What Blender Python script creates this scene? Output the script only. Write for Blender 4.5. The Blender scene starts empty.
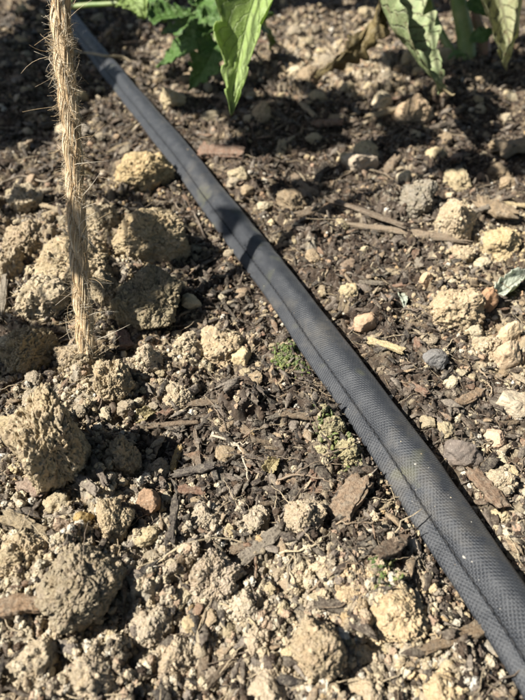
import bpy, bmesh, math, random
import numpy as np
from mathutils import Vector, Matrix, Euler

random.seed(7)
rng = np.random.default_rng(11)
scene = bpy.context.scene
COL = scene.collection

# ------------------------------------------------------------------ camera, light, exposure
CAM_H = 0.1445                      # metres above the bed
PITCH = math.radians(42.6)          # looking down
FPX = 560.0                         # focal length in pixels of a 525 x 700 picture
cam_data = bpy.data.cameras.new('camera')
cam = bpy.data.objects.new('camera', cam_data)
COL.objects.link(cam)
cam.location = (0, 0, CAM_H)
cam.rotation_euler = (math.pi / 2 - PITCH, 0, 0)
cam_data.sensor_fit = 'VERTICAL'
cam_data.sensor_height = 24.0
cam_data.lens = 24.0 * FPX / 700.0
cam_data.clip_start = 0.005
cam_data.clip_end = 500.0
cam_data.dof.use_dof = True
cam_data.dof.focus_distance = 0.178
cam_data.dof.aperture_fstop = 19.2 / 1.7
scene.camera = cam

SUN_EL = math.radians(47)
sdir = Vector((-0.97, -0.22)).normalized()
SUN = Vector((sdir.x * math.cos(SUN_EL), sdir.y * math.cos(SUN_EL), math.sin(SUN_EL)))   # towards the sun
world = bpy.data.worlds.new('World')
scene.world = world
world.use_nodes = True
wt = world.node_tree
bg = wt.nodes['Background']
sky = wt.nodes.new('ShaderNodeTexSky')
sky.sky_type = 'NISHITA'
sky.sun_disc = False
sky.sun_elevation = SUN_EL
sky.sun_rotation = math.atan2(SUN.x, SUN.y)
wt.links.new(sky.outputs[0], bg.inputs[0])
bg.inputs[1].default_value = 0.05
sun_data = bpy.data.lights.new('sun', 'SUN')
sun_data.energy = 5.0
sun_data.angle = math.radians(0.53)
sun_data.color = (1.0, 0.965, 0.90)
sun = bpy.data.objects.new('sun', sun_data)
COL.objects.link(sun)
sun.rotation_euler = SUN.to_track_quat('Z', 'Y').to_euler()
sun.location = (-1, 0.5, 2)
scene.view_settings.view_transform = 'Standard'
scene.view_settings.look = 'None'
scene.view_settings.gamma = 1.0
scene.view_settings.use_curve_mapping = False
scene.view_settings.exposure = 1.06
scene.cycles.use_denoising = True
scene.cycles.max_bounces = 5
scene.cycles.diffuse_bounces = 1

# ------------------------------------------------------------------ numpy noise
def _h(ix, iy, iz, seed):
    a = (ix.astype(np.int64) * 374761393 + iy.astype(np.int64) * 668265263 + iz.astype(np.int64) * 2147483647 + seed * 1274126177) & 0xFFFFFFFF
    a = ((a ^ (a >> 13)) * 1274126177) & 0xFFFFFFFF
    a = ((a ^ (a >> 16)) * 2246822519) & 0xFFFFFFFF
    a = a ^ (a >> 15)
    return (a & 0xFFFFFF) / float(0x1000000)

def vnoise(P, seed=0):
    """value noise in -1..1, P (n,3)"""
    F = np.floor(P)
    t = P - F
    t = t * t * t * (t * (t * 6 - 15) + 10)
    I = F.astype(np.int64)
    out = 0
    for dx in (0, 1):
        wx = t[:, 0] if dx else 1 - t[:, 0]
        for dy in (0, 1):
            wy = t[:, 1] if dy else 1 - t[:, 1]
            for dz in (0, 1):
                wz = t[:, 2] if dz else 1 - t[:, 2]
                out = out + _h(I[:, 0] + dx, I[:, 1] + dy, I[:, 2] + dz, seed) * wx * wy * wz
    return out * 2 - 1

def vnoise2(x, y, seed=0):
    X = np.floor(x); Y = np.floor(y)
    tx = x - X; ty = y - Y
    tx = tx * tx * (3 - 2 * tx); ty = ty * ty * (3 - 2 * ty)
    X = X.astype(np.int64); Y = Y.astype(np.int64); Z = np.zeros_like(X)
    a = _h(X, Y, Z, seed); b = _h(X + 1, Y, Z, seed); c = _h(X, Y + 1, Z, seed); d = _h(X + 1, Y + 1, Z, seed)
    return ((a * (1 - tx) + b * tx) * (1 - ty) + (c * (1 - tx) + d * tx) * ty) * 2 - 1

def domes2(x, y, s, seed, present, rmin=0.3, rmax=0.62):
    """rounded lumps on jittered cells of size s. returns (height in units of metres, cell hash)"""
    X = np.floor(x / s).astype(np.int64); Y = np.floor(y / s).astype(np.int64)
    best = np.zeros(len(x)); hid = np.zeros(len(x)); Z = np.zeros_like(X)
    for dx in (-1, 0, 1):
        for dy in (-1, 0, 1):
            cx = X + dx; cy = Y + dy
            px = (cx + 0.5 + 0.9 * (_h(cx, cy, Z, seed) - 0.5)) * s
            py = (cy + 0.5 + 0.9 * (_h(cx, cy, Z, seed + 1) - 0.5)) * s
            r = (rmin + (rmax - rmin) * _h(cx, cy, Z, seed + 2)) * s
            hh = _h(cx, cy, Z, seed + 3)
            d2 = ((x - px) ** 2 + (y - py) ** 2) / (r * r)
            dome = r * np.sqrt(np.clip(1 - d2, 0, 1)) * (hh < present)
            m = dome > best
            best = np.where(m, dome, best)
            hid = np.where(m, _h(cx, cy, Z, seed + 4), hid)
    return best, hid

def domes3(P, freq, seed, R=0.75):
    """0..1 rounded lumps on 3-D cells"""
    Q = P * freq
    I = np.floor(Q).astype(np.int64)
    best = np.zeros(len(P)); hid = np.zeros(len(P))
    for dx in (-1, 0, 1):
        for dy in (-1, 0, 1):
            for dz in (-1, 0, 1):
                a = I[:, 0] + dx; b = I[:, 1] + dy; c = I[:, 2] + dz
                d2 = (Q[:, 0] - a - _h(a, b, c, seed)) ** 2 + (Q[:, 1] - b - _h(a, b, c, seed + 1)) ** 2 + (Q[:, 2] - c - _h(a, b, c, seed + 2)) ** 2
                r = R * (0.6 + 0.4 * _h(a, b, c, seed + 3))
                v = np.sqrt(np.clip(1 - d2 / (r * r), 0, 1)) * r / R
                m = v > best
                best = np.where(m, v, best)
                hid = np.where(m, _h(a, b, c, seed + 4), hid)
    return best, hid

def smooth(a, b, x):
    t = np.clip((x - a) / (b - a), 0, 1)
    return t * t * (3 - 2 * t)

# ------------------------------------------------------------------ mesh helpers
def np_mesh(name, V, F, smooth_shade=True, col=None, uv=None):
    V = np.asarray(V, dtype=np.float32)
    F = np.asarray(F, dtype=np.int32)
    me = bpy.data.meshes.new(name)
    n, k = F.shape
    me.vertices.add(len(V)); me.vertices.foreach_set('co', V.ravel())
    me.loops.add(n * k); me.loops.foreach_set('vertex_index', F.ravel())
    me.polygons.add(n)
    me.polygons.foreach_set('loop_start', np.arange(n, dtype=np.int32) * k)
    me.polygons.foreach_set('loop_total', np.full(n, k, dtype=np.int32))
    me.polygons.foreach_set('use_smooth', np.full(n, smooth_shade, dtype=bool))
    me.update(calc_edges=True)
    if col is not None:
        at = me.attributes.new('tint', 'FLOAT_COLOR', 'POINT')
        c4 = np.ones((len(V), 4), dtype=np.float32); c4[:, :3] = col
        at.data.foreach_set('color', c4.ravel())
    if uv is not None:
        ul = me.uv_layers.new(name='UVMap')
        ul.data.foreach_set('uv', np.asarray(uv, dtype=np.float32)[F.ravel()].ravel())
    return me

def link(name, me, mat=None, parent=None, color=None):
    o = bpy.data.objects.new(name, me)
    COL.objects.link(o)
    if mat is not None and me is not None and len(me.materials) == 0:
        me.materials.append(mat)
    if parent is not None:
        o.parent = parent
    if color is not None:
        o.color = (*color, 1)
    return o

def tag(o, label, cat, group=None, kind=None):
    o['label'] = label
    o['category'] = cat
    if group: o['group'] = group
    if kind: o['kind'] = kind
    return o

def grid_faces(nu, nv, wrap_v=False, off=0):
    """quads of a (nu rows x nv columns) vertex grid"""
    i = np.arange(nu - 1)[:, None]
    jn = nv if wrap_v else nv - 1
    j = np.arange(jn)[None, :]
    a = i * nv + j; b = i * nv + (j + 1) % nv
    c = (i + 1) * nv + (j + 1) % nv; d = (i + 1) * nv + j
    return (np.stack([a, b, c, d], -1).reshape(-1, 4) + off)

def frames(P):
    """tangent, side, up along a polyline"""
    P = np.asarray(P, float)
    T = np.gradient(P, axis=0)
    T /= np.linalg.norm(T, axis=1)[:, None] + 1e-12
    ref = np.array([0.13, 0.31, 0.94])
    if abs(T.mean(0) @ ref) > 0.8: ref = np.array([0.9, 0.35, 0.1])
    S = np.cross(T, ref); S /= np.linalg.norm(S, axis=1)[:, None] + 1e-12
    U = np.cross(S, T)
    return T, S, U

def tube(P, R, sides=6, jitter=0.0):
    """tapered tube along P, returns V, F (quads); ends collapse to caps"""
    P = np.asarray(P, float); n = len(P)
    R = np.broadcast_to(np.asarray(R, float), (n,)).copy()
    T, S, U = frames(P)
    P = np.vstack([P[:1], P, P[-1:]]); S = np.vstack([S[:1], S, S[-1:]]); U = np.vstack([U[:1], U, U[-1:]])
    R = np.concatenate([[R[0] * 0.02], R, [R[-1] * 0.02]])
    a = np.linspace(0, 2 * np.pi, sides, endpoint=False)
    rad = R[:, None] * (1 + jitter * (rng.random((n + 2, sides)) - 0.5))
    V = P[:, None, :] + rad[..., None] * (np.cos(a)[None, :, None] * S[:, None, :] + np.sin(a)[None, :, None] * U[:, None, :])
    return V.reshape(-1, 3), grid_faces(n + 2, sides, True)

def catmull(P, n):
    P = np.asarray(P, float)
    Q = np.vstack([2 * P[0] - P[1], P, 2 * P[-1] - P[-2]])
    seg = len(P) - 1
    t = np.linspace(0, seg - 1e-6, n)
    i = t.astype(int); f = (t - i)[:, None]
    p0, p1, p2, p3 = Q[i], Q[i + 1], Q[i + 2], Q[i + 3]
    return 0.5 * (2 * p1 + (p2 - p0) * f + (2 * p0 - 5 * p1 + 4 * p2 - p3) * f ** 2 + (3 * p1 - p0 - 3 * p2 + p3) * f ** 3)

class Joiner:
    def __init__(s): s.V = []; s.F = []; s.C = []; s.n = 0
    def add(s, V, F, c=None):
        s.V.append(V); s.F.append(np.asarray(F) + s.n); s.n += len(V)
        if c is not None: s.C.append(np.tile(np.asarray(c, float), (len(V), 1)))
    def mesh(s, name):
        return np_mesh(name, np.vstack(s.V), np.vstack(s.F), True, np.vstack(s.C) if s.C else None)

# ------------------------------------------------------------------ where a spot of the photograph lies on the bed
CT, ST = math.cos(PITCH), math.sin(PITCH)
def ray(px, py):
    a = (px - 262.5) / FPX; b = (py - 350.0) / FPX
    return np.array([a, CT - b * ST, -(ST + b * CT)])
def at_depth(px, py, d):
    return np.array([0, 0, CAM_H]) + ray(px, py) * d
def on_plane(px, py, z=0.0):
    r = ray(px, py)
    return np.array([0, 0, CAM_H]) + r * ((z - CAM_H) / r[2])
def depth_of(p):
    return p[1] * CT + (CAM_H - p[2]) * ST
def pix(p):
    d = depth_of(p)
    b = (p[1] * -ST + (CAM_H - p[2]) * CT) / d
    return 262.5 + FPX * p[0] / d, 350 + FPX * b

# hose centre line on the bed
HOSE_PX = [(20, -40), (55, -2), (79, 30), (103, 60), (160, 130), (213, 197), (272, 273), (374, 415), (461, 541), (560, 690), (640, 815)]
HOSE = catmull([on_plane(x, y, 0.004) for x, y in HOSE_PX], 500)
HOSE[:, 2] = 0
HOSE_XY = HOSE[::6, :2]
def hose_dist(x, y):
    x = np.asarray(x, float).ravel(); y = np.asarray(y, float).ravel()
    best = np.full(len(x), 9.0)
    for a, b in zip(HOSE_XY[:-1], HOSE_XY[1:]):
        d = b - a
        t = np.clip(((x - a[0]) * d[0] + (y - a[1]) * d[1]) / (d @ d), 0, 1)
        best = np.minimum(best, np.hypot(x - a[0] - t * d[0], y - a[1] - t * d[1]))
    return best

# ------------------------------------------------------------------ soil composition: 1 = pale mineral crumbs, 0 = dark compost
BLOBS = [(50, 245, 75, 1), (140, 235, 50, .9), (55, 435, 60, 1), (60, 570, 95, 1), (215, 575, 80, .8), (320, 640, 70, .8),
         (400, 615, 50, .8), (120, 370, 60, .9), (215, 350, 45, .6), (455, 290, 45, .7), (495, 240, 45, .6), (515, 370, 40, .7),
         (320, 55, 90, .9), (380, 90, 60, .5), (215, 130, 50, .3), (150, 680, 90, .8), (460, 690, 60, .5), (510, 500, 40, .5), (60, 170, 50, .2),
         (262, 400, 55, -.8), (215, 455, 55, -.5), (185, 200, 40, -.8), (225, 300, 40, -.7), (400, 400, 60, -.8), (380, 250, 60, -.9),
         (300, 150, 80, -.7), (450, 135, 90, -.7), (340, 560, 50, -.3), (150, 130, 50, -.6), (280, 480, 50, -.4), (360, 380, 50, -.7), (440, 340, 40, -.4)]
BW = []
for bx, by, br, bv in BLOBS:
    c = on_plane(bx, by); e = on_plane(bx + br, by)
    BW.append((c[0], c[1], abs(e[0] - c[0]), abs(e[0] - c[0]) * 1.25, bv))
def mineral(x, y):
    m = 0.24 + 0.26 * vnoise2(x * 45 + 3, y * 45, 5) + 0.22 * vnoise2(x * 120, y * 120, 6)
    for cx, cy, rx, ry, v in BW:
        m = m + 0.75 * v * np.exp(-((x - cx) / rx) ** 2 - ((y - cy) / ry) ** 2)
    return np.clip(m, 0.02, 1)

PAL_MIN = np.array([(.47, .39, .26), (.405, .33, .215), (.535, .465, .335), (.345, .27, .18), (.435, .355, .23), (.36, .25, .165), (.255, .205, .15), (.52, .475, .39)])
PAL_ORG = np.array([(.050, .036, .027), (.078, .057, .042), (.025, .019, .015), (.135, .108, .087), (.055, .040, .030), (.19, .16, .132), (.034, .028, .024), (.092, .064, .045)])
def pick(pal, h):
    return pal[np.minimum((h * len(pal)).astype(int), len(pal) - 1)]

# ------------------------------------------------------------------ the ground sheet
def axis(core0, core1, step, grow_to, growth, tail_to, tail_n):
    a = list(np.arange(core0, core1, step)); s = step; x = a[-1]
    while x < grow_to:
        s *= growth; x += s; a.append(x)
    return a, x, s
xa, xe, xs_ = axis(0, 0.115, 0.00058, 0.42, 1.022, 0, 0)
tail = [xe + 0.004 * (1.32 ** k) for k in range(1, 36)]
xp = np.array(xa + tail); xs = np.concatenate([-xp[:0:-1], xp])
ya, ye, ys_ = axis(0.02, 0.25, 0.00058, 0.95, 1.0048, 0, 0)
ytail = [ye + 0.004 * (1.32 ** k) for k in range(1, 36)]
yback = [0.02 - 0.003 * (1.36 ** k) for k in range(32, -1, -1)]
ys = np.array(yback + ya + ytail)
NX, NY = len(xs), len(ys)
GX, GY = np.meshgrid(xs, ys)
gx = GX.ravel(); gy = GY.ravel()

def low_relief(x, y):
    h = 0.0042 * vnoise2(x * 17 + 8.3, y * 17 + 1.7, 21) + 0.0028 * vnoise2(x * 38, y * 38, 22)
    far = np.clip((np.hypot(x, y) - 0.8) / 2, 0, 1)
    h = h + far * 0.03 * vnoise2(x * 1.3, y * 1.3, 24)
    for px, py, r, a in [(50, 420, 50, .007), (45, 330, 45, .004), (60, 245, 60, .004), (140, 250, 45, .003), (75, 585, 60, .002), (110, 420, 40, -.003), (300, 590, 25, -.003), (145, 560, 14, -.004), (380, 650, 14, -.004), (465, 225, 40, .003)]:
        c = on_plane(px, py); rr = abs(on_plane(px + r, py)[0] - c[0])
        h = h + a * np.exp(-((x - c[0]) ** 2 + (y - c[1]) ** 2) / (rr * rr))
    return h

hd = hose_dist(gx, gy)
keep = smooth(0.006, 0.019, hd)
gm = mineral(gx, gy)
H = low_relief(gx, gy) * keep
fade = 1 - smooth(0.6, 2.5, np.hypot(gx, gy))        # crumbs only where they can be seen
wx = vnoise2(gx * 260, gy * 260, 31); wy = vnoise2(gx * 260 + 7, gy * 260 + 3, 32)
wx2 = vnoise2(gx * 800, gy * 800, 33); wy2 = vnoise2(gx * 800 + 7, gy * 800 + 3, 34)
C = PAL_ORG[4] * np.ones((len(gx), 3))
C = C * (1 - gm[:, None] * 0.6) + PAL_MIN[1] * gm[:, None] * 0.6
for k, (s, kk, pm, po) in enumerate([(.0210, .40, .75, .15), (.0120, .42, .70, .25), (.0066, .42, .60, .42), (.0038, .46, .55, .55), (.0023, .5, .5, .6), (.0015, .5, .5, .6)]):
    wa = s * 0.30
    X = gx + wa * wx + wa * .45 * wx2; Y = gy + wa * wy + wa * .45 * wy2
    d, hid = domes2(X, Y, s, 100 + 10 * k, pm * gm + po * (1 - gm))
    lim = keep if s > .004 else np.maximum(keep, 0.25)
    H = H + d * kk * lim * fade
    is_min = (hid * 7.13 % 1.0) < (0.06 + 0.82 * gm)
    cc = np.where(is_min[:, None], pick(PAL_MIN, hid), pick(PAL_ORG, hid))
    on = (smooth(0.0, 0.25 * s, d) * (0.55 if k < 5 else 0.45))[:, None]
    C = C * (1 - on) + cc * on
fine = vnoise2(gx * 1500, gy * 1500, 41) * 0.00030 + vnoise2(gx * 700, gy * 700, 42) * 0.00055 + vnoise2(gx * 330, gy * 330, 45) * 0.0007
H = H + fine * fade
grey = (smooth(.19, .10, gy) * .22 * np.clip(C.sum(1) / .9, 0, 1))[:, None]      # ashy, limier earth in the near part of the bed
C = C * (1 - grey) + np.array((.44, .41, .34)) * grey
mud = smooth(0.1, 0.5, vnoise2(gx * 300, gy * 300, 43))[:, None] * .4
C = C * (1 - mud) + PAL_ORG[0] * mud
C = C * (1 + 0.18 * vnoise2(gx * 1100, gy * 1100, 44))[:, None]
under = smooth(0.0065, 0.0045, hd)
H = H * (1 - under) + np.minimum(H, -0.0006) * under
Hgrid = H.reshape(NY, NX)

def gz(x, y):
    i = int(np.clip(np.searchsorted(xs, x) - 1, 0, NX - 2)); j = int(np.clip(np.searchsorted(ys, y) - 1, 0, NY - 2))
    fx = min(max((x - xs[i]) / (xs[i + 1] - xs[i]), 0), 1); fy = min(max((y - ys[j]) / (ys[j + 1] - ys[j]), 0), 1)
    return float((Hgrid[j, i] * (1 - fx) + Hgrid[j, i + 1] * fx) * (1 - fy) + (Hgrid[j + 1, i] * (1 - fx) + Hgrid[j + 1, i + 1] * fx) * fy)
def gz_arr(x, y):
    i = np.clip(np.searchsorted(xs, x) - 1, 0, NX - 2); j = np.clip(np.searchsorted(ys, y) - 1, 0, NY - 2)
    return Hgrid[j, i]
def G(px, py, dz=0.0):
    z = 0.003
    for _ in range(5):
        p = on_plane(px, py, z + dz)
        z = gz(p[0], p[1])
    return np.array([p[0], p[1], z + dz])

# ------------------------------------------------------------------ materials
def new_mat(name):
    m = bpy.data.materials.new(name); m.use_nodes = True
    nt = m.node_tree
    return m, nt, nt.nodes['Principled BSDF']
def node(nt, typ, **kw):
    n = nt.nodes.new(typ)
    for k, v in kw.items(): setattr(n, k, v)
    return n
def noise_mm(nt, scale_per_mm, detail=4.0, rough=0.6, loc=0.0, src=None):
    """noise with a feature size given per millimetre of the world"""
    if src is None:
        src = nt.nodes.get('pos_mm')
        if src is None:
            g = node(nt, 'ShaderNodeNewGeometry')
            src = node(nt, 'ShaderNodeVectorMath', operation='SCALE', name='pos_mm'); src.inputs['Scale'].default_value = 1000.0
            nt.links.new(g.outputs['Position'], src.inputs[0])
    n = node(nt, 'ShaderNodeTexNoise')
    n.inputs['Scale'].default_value = scale_per_mm; n.inputs['Detail'].default_value = detail; n.inputs['Roughness'].default_value = rough
    nt.links.new(src.outputs[0], n.inputs['Vector'])
    return n
def mapr(nt, src, a, b, c, d):
    n = node(nt, 'ShaderNodeMapRange'); n.inputs[1].default_value = a; n.inputs[2].default_value = b; n.inputs[3].default_value = c; n.inputs[4].default_value = d
    nt.links.new(src, n.inputs[0]); return n.outputs[0]
def mixc(nt, fac, a, b, blend='MIX'):
    n = node(nt, 'ShaderNodeMix', data_type='RGBA', blend_type=blend)
    for sock, v in ((n.inputs[0], fac), (n.inputs[6], a), (n.inputs[7], b)):
        if isinstance(v, bpy.types.NodeSocket): nt.links.new(v, sock)
        elif isinstance(v, (int, float)): sock.default_value = v
        else: sock.default_value = (*v, 1)
    return n.outputs[2]
def bump(nt, bs, height, dist, strength=1.0, prev=None):
    b = node(nt, 'ShaderNodeBump'); b.inputs['Strength'].default_value = strength; b.inputs['Distance'].default_value = dist
    nt.links.new(height, b.inputs['Height'])
    if prev is not None: nt.links.new(prev.outputs[0], b.inputs['Normal'])
    nt.links.new(b.outputs[0], bs.inputs['Normal'])
    return b

def soil_mat(name, source, speck=0.5, bump_mm=0.35, gloss=0.95):
    """crumbly earth. source: 'tint' attribute, 'inst' instancer attribute, 'obj' object colour, 'objtint' both"""
    m, nt, bs = new_mat(name)
    if source == 'tint':
        a = node(nt, 'ShaderNodeAttribute', attribute_name='tint'); base = a.outputs['Color']
    elif source == 'inst':
        a = node(nt, 'ShaderNodeAttribute', attribute_name='tint', attribute_type='INSTANCER'); base = a.outputs['Color']
    else:
        a = node(nt, 'ShaderNodeObjectInfo'); base = a.outputs['Color']
        if source == 'objtint':
            t = node(nt, 'ShaderNodeAttribute', attribute_name='tint')
            base = mixc(nt, 1.0, base, t.outputs['Color'], 'MULTIPLY')
    n1 = noise_mm(nt, 0.8, 5, 0.65); n2 = noise_mm(nt, 2.6, 3, 0.7); n3 = noise_mm(nt, 0.28, 3, 0.5)
    base = mixc(nt, 1.0, base, mixc(nt, n1.outputs[0], (.62, .60, .57), (1.40, 1.39, 1.36)), 'MULTIPLY')
    base = mixc(nt, mapr(nt, n3.outputs[0], .40, .7, 0, .35), base, mixc(nt, 1.0, base, (1.10, .95, .80), 'MULTIPLY'))
    base = mixc(nt, mapr(nt, n2.outputs[0], .60, .70, 0, speck), base, (.07, .052, .038))
    n4 = noise_mm(nt, 1.7, 2, 0.5)
    base = mixc(nt, mapr(nt, n4.outputs[0], .67, .73, 0, .55), base, (.58, .53, .42))
    nt.links.new(base, bs.inputs['Base Color'])
    bs.inputs['Roughness'].default_value = gloss
    bs.inputs['Specular IOR Level'].default_value = 0.2
    b1 = bump(nt, bs, n1.outputs[0], bump_mm * 0.001 * 2.2, 0.9)
    bump(nt, bs, n2.outputs[0], bump_mm * 0.001, 0.9, b1)
    return m
M_GROUND = soil_mat('soil', 'tint', .55, .4)
M_CLOD = soil_mat('clod_earth', 'objtint', .4, .4)
M_CRUMB = soil_mat('crumb_earth', 'inst', .3, .25)
M_STONE = soil_mat('weathered_stone', 'objtint', .35, .25, .9)

def wood_mat(name, source, gloss=.75):
    m, nt, bs = new_mat(name)
    if source == 'inst':
        a = node(nt, 'ShaderNodeAttribute', attribute_name='tint', attribute_type='INSTANCER'); base = a.outputs['Color']
        co = node(nt, 'ShaderNodeTexCoord')
        n1 = noise_mm(nt, 1.3, 4, .6)
    else:
        a = node(nt, 'ShaderNodeObjectInfo'); base = a.outputs['Color']
        co = node(nt, 'ShaderNodeTexCoord')
        mp = node(nt, 'ShaderNodeMapping'); mp.inputs['Scale'].default_value = (1.6, 9, 9)
        nt.links.new(co.outputs['Object'], mp.inputs[0])
        n1 = noise_mm(nt, 1.0, 4, .65, src=mp)
    n2 = noise_mm(nt, .5, 3, .6)
    base = mixc(nt, 1.0, base, mixc(nt, n1.outputs[0], (.35, .33, .31), (1.6, 1.57, 1.5)), 'MULTIPLY')
    n5 = noise_mm(nt, 1.6, 4, .7)
    base = mixc(nt, mapr(nt, n2.outputs[0], .45, .68, 0, .55), base, (.27, .23, .17))
    base = mixc(nt, mapr(nt, n5.outputs[0], .52, .66, 0, .5), base, (.34, .29, .21))
    base = mixc(nt, mapr(nt, n5.outputs[0], .48, .36, 0, .6), base, (.035, .027, .021))
    nt.links.new(base, bs.inputs['Base Color'])
    bs.inputs['Roughness'].default_value = gloss
    bs.inputs['Specular IOR Level'].default_value = .35
    b_ = bump(nt, bs, n1.outputs[0], .0004, .8)
    bump(nt, bs, n5.outputs[0], .0005, .8, b_)
    return m
M_WOOD = wood_mat('weathered_wood', 'obj')
M_FLAKE = wood_mat('compost_flake', 'inst', .7)

# ground object
ground = link('ground', np_mesh('ground', np.stack([gx, gy, H], 1), grid_faces(NY, NX), True, C), M_GROUND)
ground['kind'] = 'structure'
ground['label'] = 'dry crumbly garden soil of tan mineral crumbs and dark compost'

# ------------------------------------------------------------------ clod, stone, chip shapes (unit size, shared)
def ico(sub):
    bm = bmesh.new(); bmesh.ops.create_icosphere(bm, subdivisions=sub, radius=1.0)
    V = np.array([v.co[:] for v in bm.verts]); F = np.array([[v.index for v in f.verts] for f in bm.faces]); bm.free()
    return V, F
ICO = {s: ico(s) for s in (3, 4, 5, 6, 7)}

def clod_mesh(seed, sub=6, crumb=1.0, lump=1.0, blocky=0.0):
    P, F = ICO[sub]
    o = seed * 13.7
    r = 1 + lump * (.30 * vnoise(P * 1.25 + o, seed) + .16 * vnoise(P * 2.6 + o, seed + 1))
    V = P * r[:, None]
    if blocky:
        rs = np.random.default_rng(seed)
        for _ in range(9):
            n = rs.normal(size=3); n /= np.linalg.norm(n)
            lim = rs.uniform(.58, .88)
            d = V @ n
            V = V - np.outer(np.maximum(d - lim, 0) * blocky, n)
    W = V + .14 * np.stack([vnoise(V * 4 + o + k * 5, seed + 7 + k) for k in range(3)], 1) + .04 * np.stack([vnoise(V * 13 + o + k * 5, seed + 70 + k) for k in range(3)], 1)
    d1, h1 = domes3(W, 2.4, seed + 20, .85)
    d2, h2 = domes3(W, 7.0, seed + 30, .75)
    d3, h3 = domes3(W, 15., seed + 40, .72)
    fb = .62 * (.085 * vnoise(W * 4.3 + o, seed + 80) + .060 * vnoise(W * 8.5 + o, seed + 81) + .042 * vnoise(W * 17 + o, seed + 82) + .030 * vnoise(W * 33 + o, seed + 83))
    amp = .07 * crumb * d1 + fb + crumb * (.016 * d2 + .018 * d3)
    if sub >= 7:
        amp = amp + .022 * vnoise(W * 60 + o, seed + 84)
    pit = (np.maximum(0, vnoise(W * 5 + o, seed + 60) - .45) * .24 + np.maximum(0, vnoise(W * 16 + o, seed + 62) - .42) * .15)
    crack = np.maximum(0, .05 - np.abs(vnoise(W * 2.3 + o, seed + 64))) * 1.3
    N = P * .6 + V * .4
    V = V + N * (amp - pit - crack - .06 * crumb)[:, None]
    V = V + .02 * np.stack([vnoise(V * 12 + o + k * 9, seed + 90 + k) for k in range(3)], 1)
    V /= np.abs(V).max(0)[None, :]
    t = .86 + .28 * (.5 * h1 + .5 * h2)
    col = np.stack([t, t * (.975 + .03 * h3), t * (.94 + .08 * h2)], 1)
    return np_mesh('clod_shape', V, F, True, col)

def stone_mesh(seed, sub=5, facets=9):
    P, F = ICO[sub]
    rs = np.random.default_rng(900 + seed)
    V = P * (1 + .16 * vnoise(P * 1.4 + seed * 3.3, seed))[:, None]
    for _ in range(facets):
        n = rs.normal(size=3); n /= np.linalg.norm(n)
        lim = rs.uniform(.50, .82); d = V @ n
        V = V - np.outer(np.maximum(d - lim, 0) * .93, n)
    q1, _ = domes3(V, 5.5, seed + 11, .75)
    V = V + P * (.07 * vnoise(V * 3 + seed, seed + 3) + .035 * vnoise(V * 9 + seed, seed + 4) + .025 * vnoise(V * 20, seed + 5) + .012 * q1 - .08 * np.maximum(0, vnoise(V * 6 + seed * 2., seed + 8) - .3))[:, None]
    V /= np.abs(V).max(0)[None, :]
    t = .9 + .2 * (vnoise(V * 2.5 + 9, seed + 6) * .5 + .5)
    return np_mesh('stone_shape', V, F, True, np.stack([t, t, t], 1))

def chip_mesh(seed, n=40, m=26, ragged=1.0, bend=.06, pw=.6, spin=.45):
    """a split piece of wood or bark lying along x, unit length, width and thickness"""
    rs = np.random.default_rng(500 + seed)
    u = np.linspace(-1, 1, n)[:, None] * np.ones((1, m)); a = np.linspace(0, 2 * np.pi, m, endpoint=False)[None, :] * np.ones((n, 1))
    ca, sa = np.cos(a), np.sin(a)
    cy = np.sign(ca) * np.abs(ca) ** pw; cz = np.sign(sa) * np.abs(sa) ** pw
    w = (1 - spin * np.abs(u + rs.uniform(-.3, .3)) ** 2 * rs.uniform(.4, 1.2)) * (1 + .30 * vnoise2((u * 2.2).ravel(), np.full(u.size, seed * 1.7), 3).reshape(u.shape) + .12 * vnoise2((u * 6).ravel(), (np.sign(cy) * 3 + seed).ravel(), 4).reshape(u.shape))
    w = np.maximum(w, .12)
    k = np.stack([u.ravel() * 1.2 + seed, (cy * 4).ravel(), (cz * 4).ravel()], 1)
    fib = vnoise(k * np.array([1.5, 2.2, 2.2]), seed).reshape(u.shape)
    endj = ragged * .26 * vnoise(np.stack([np.sign(u).ravel() * 5, (cy * 3.2).ravel() + seed, (cz * 3.2).ravel()], 1), seed + 2).reshape(u.shape)
    X = u * (1 + endj * np.abs(u) ** 4)
    rough = vnoise(k * np.array([7., 2.4, 2.4]), seed + 5).reshape(u.shape)
    Y = cy * w * (1 + .16 * fib + .06 * rough); Z = cz * (.4 + .6 * w) * (1 + .42 * fib + .25 * rough) + bend * 8 * (1 - u ** 2) * rs.uniform(-.4, 1)
    Y = Y + .25 * rs.uniform(-1, 1) * u ** 2
    V = np.stack([X, Y, Z], -1).reshape(-1, 3)
    V0 = np.array([[V[:m, 0].mean() * 1.0, V[:m, 1].mean(), V[:m, 2].mean()]]); V1 = np.array([[V[-m:, 0].mean(), V[-m:, 1].mean(), V[-m:, 2].mean()]])
    V = np.vstack([np.repeat(V0, m, 0) * [1, 1, 1] + (V[:m] - V0) * .03, V, np.repeat(V1, m, 0) + (V[-m:] - V1) * .03])
    return np_mesh('chip_shape', V, grid_faces(n + 2, m, True), True)

CLODS = [clod_mesh(3 + 5 * i, 6, .9 + .25 * (i % 3), 1.1, .35 + .3 * (i % 2)) for i in range(10)]
SMALL_CLODS = [clod_mesh(203 + 5 * i, 5, 1.1, 1.1, .3 + .4 * (i % 2)) for i in range(12)]
STONES = [stone_mesh(i) for i in range(10)]
CHIPS = [chip_mesh(i, spin=.06 + .11 * (i % 4), pw=.5 + .1 * (i % 3)) for i in range(9)]
for l, mt in ((CLODS, M_CLOD), (SMALL_CLODS, M_CLOD), (STONES, M_STONE), (CHIPS, M_WOOD)):
    for me in l: me.materials.append(mt)

LAND = []          # (x, y, short phrase) for describing small things near them
OCC = []           # (x, y, radius) ground already taken

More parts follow.
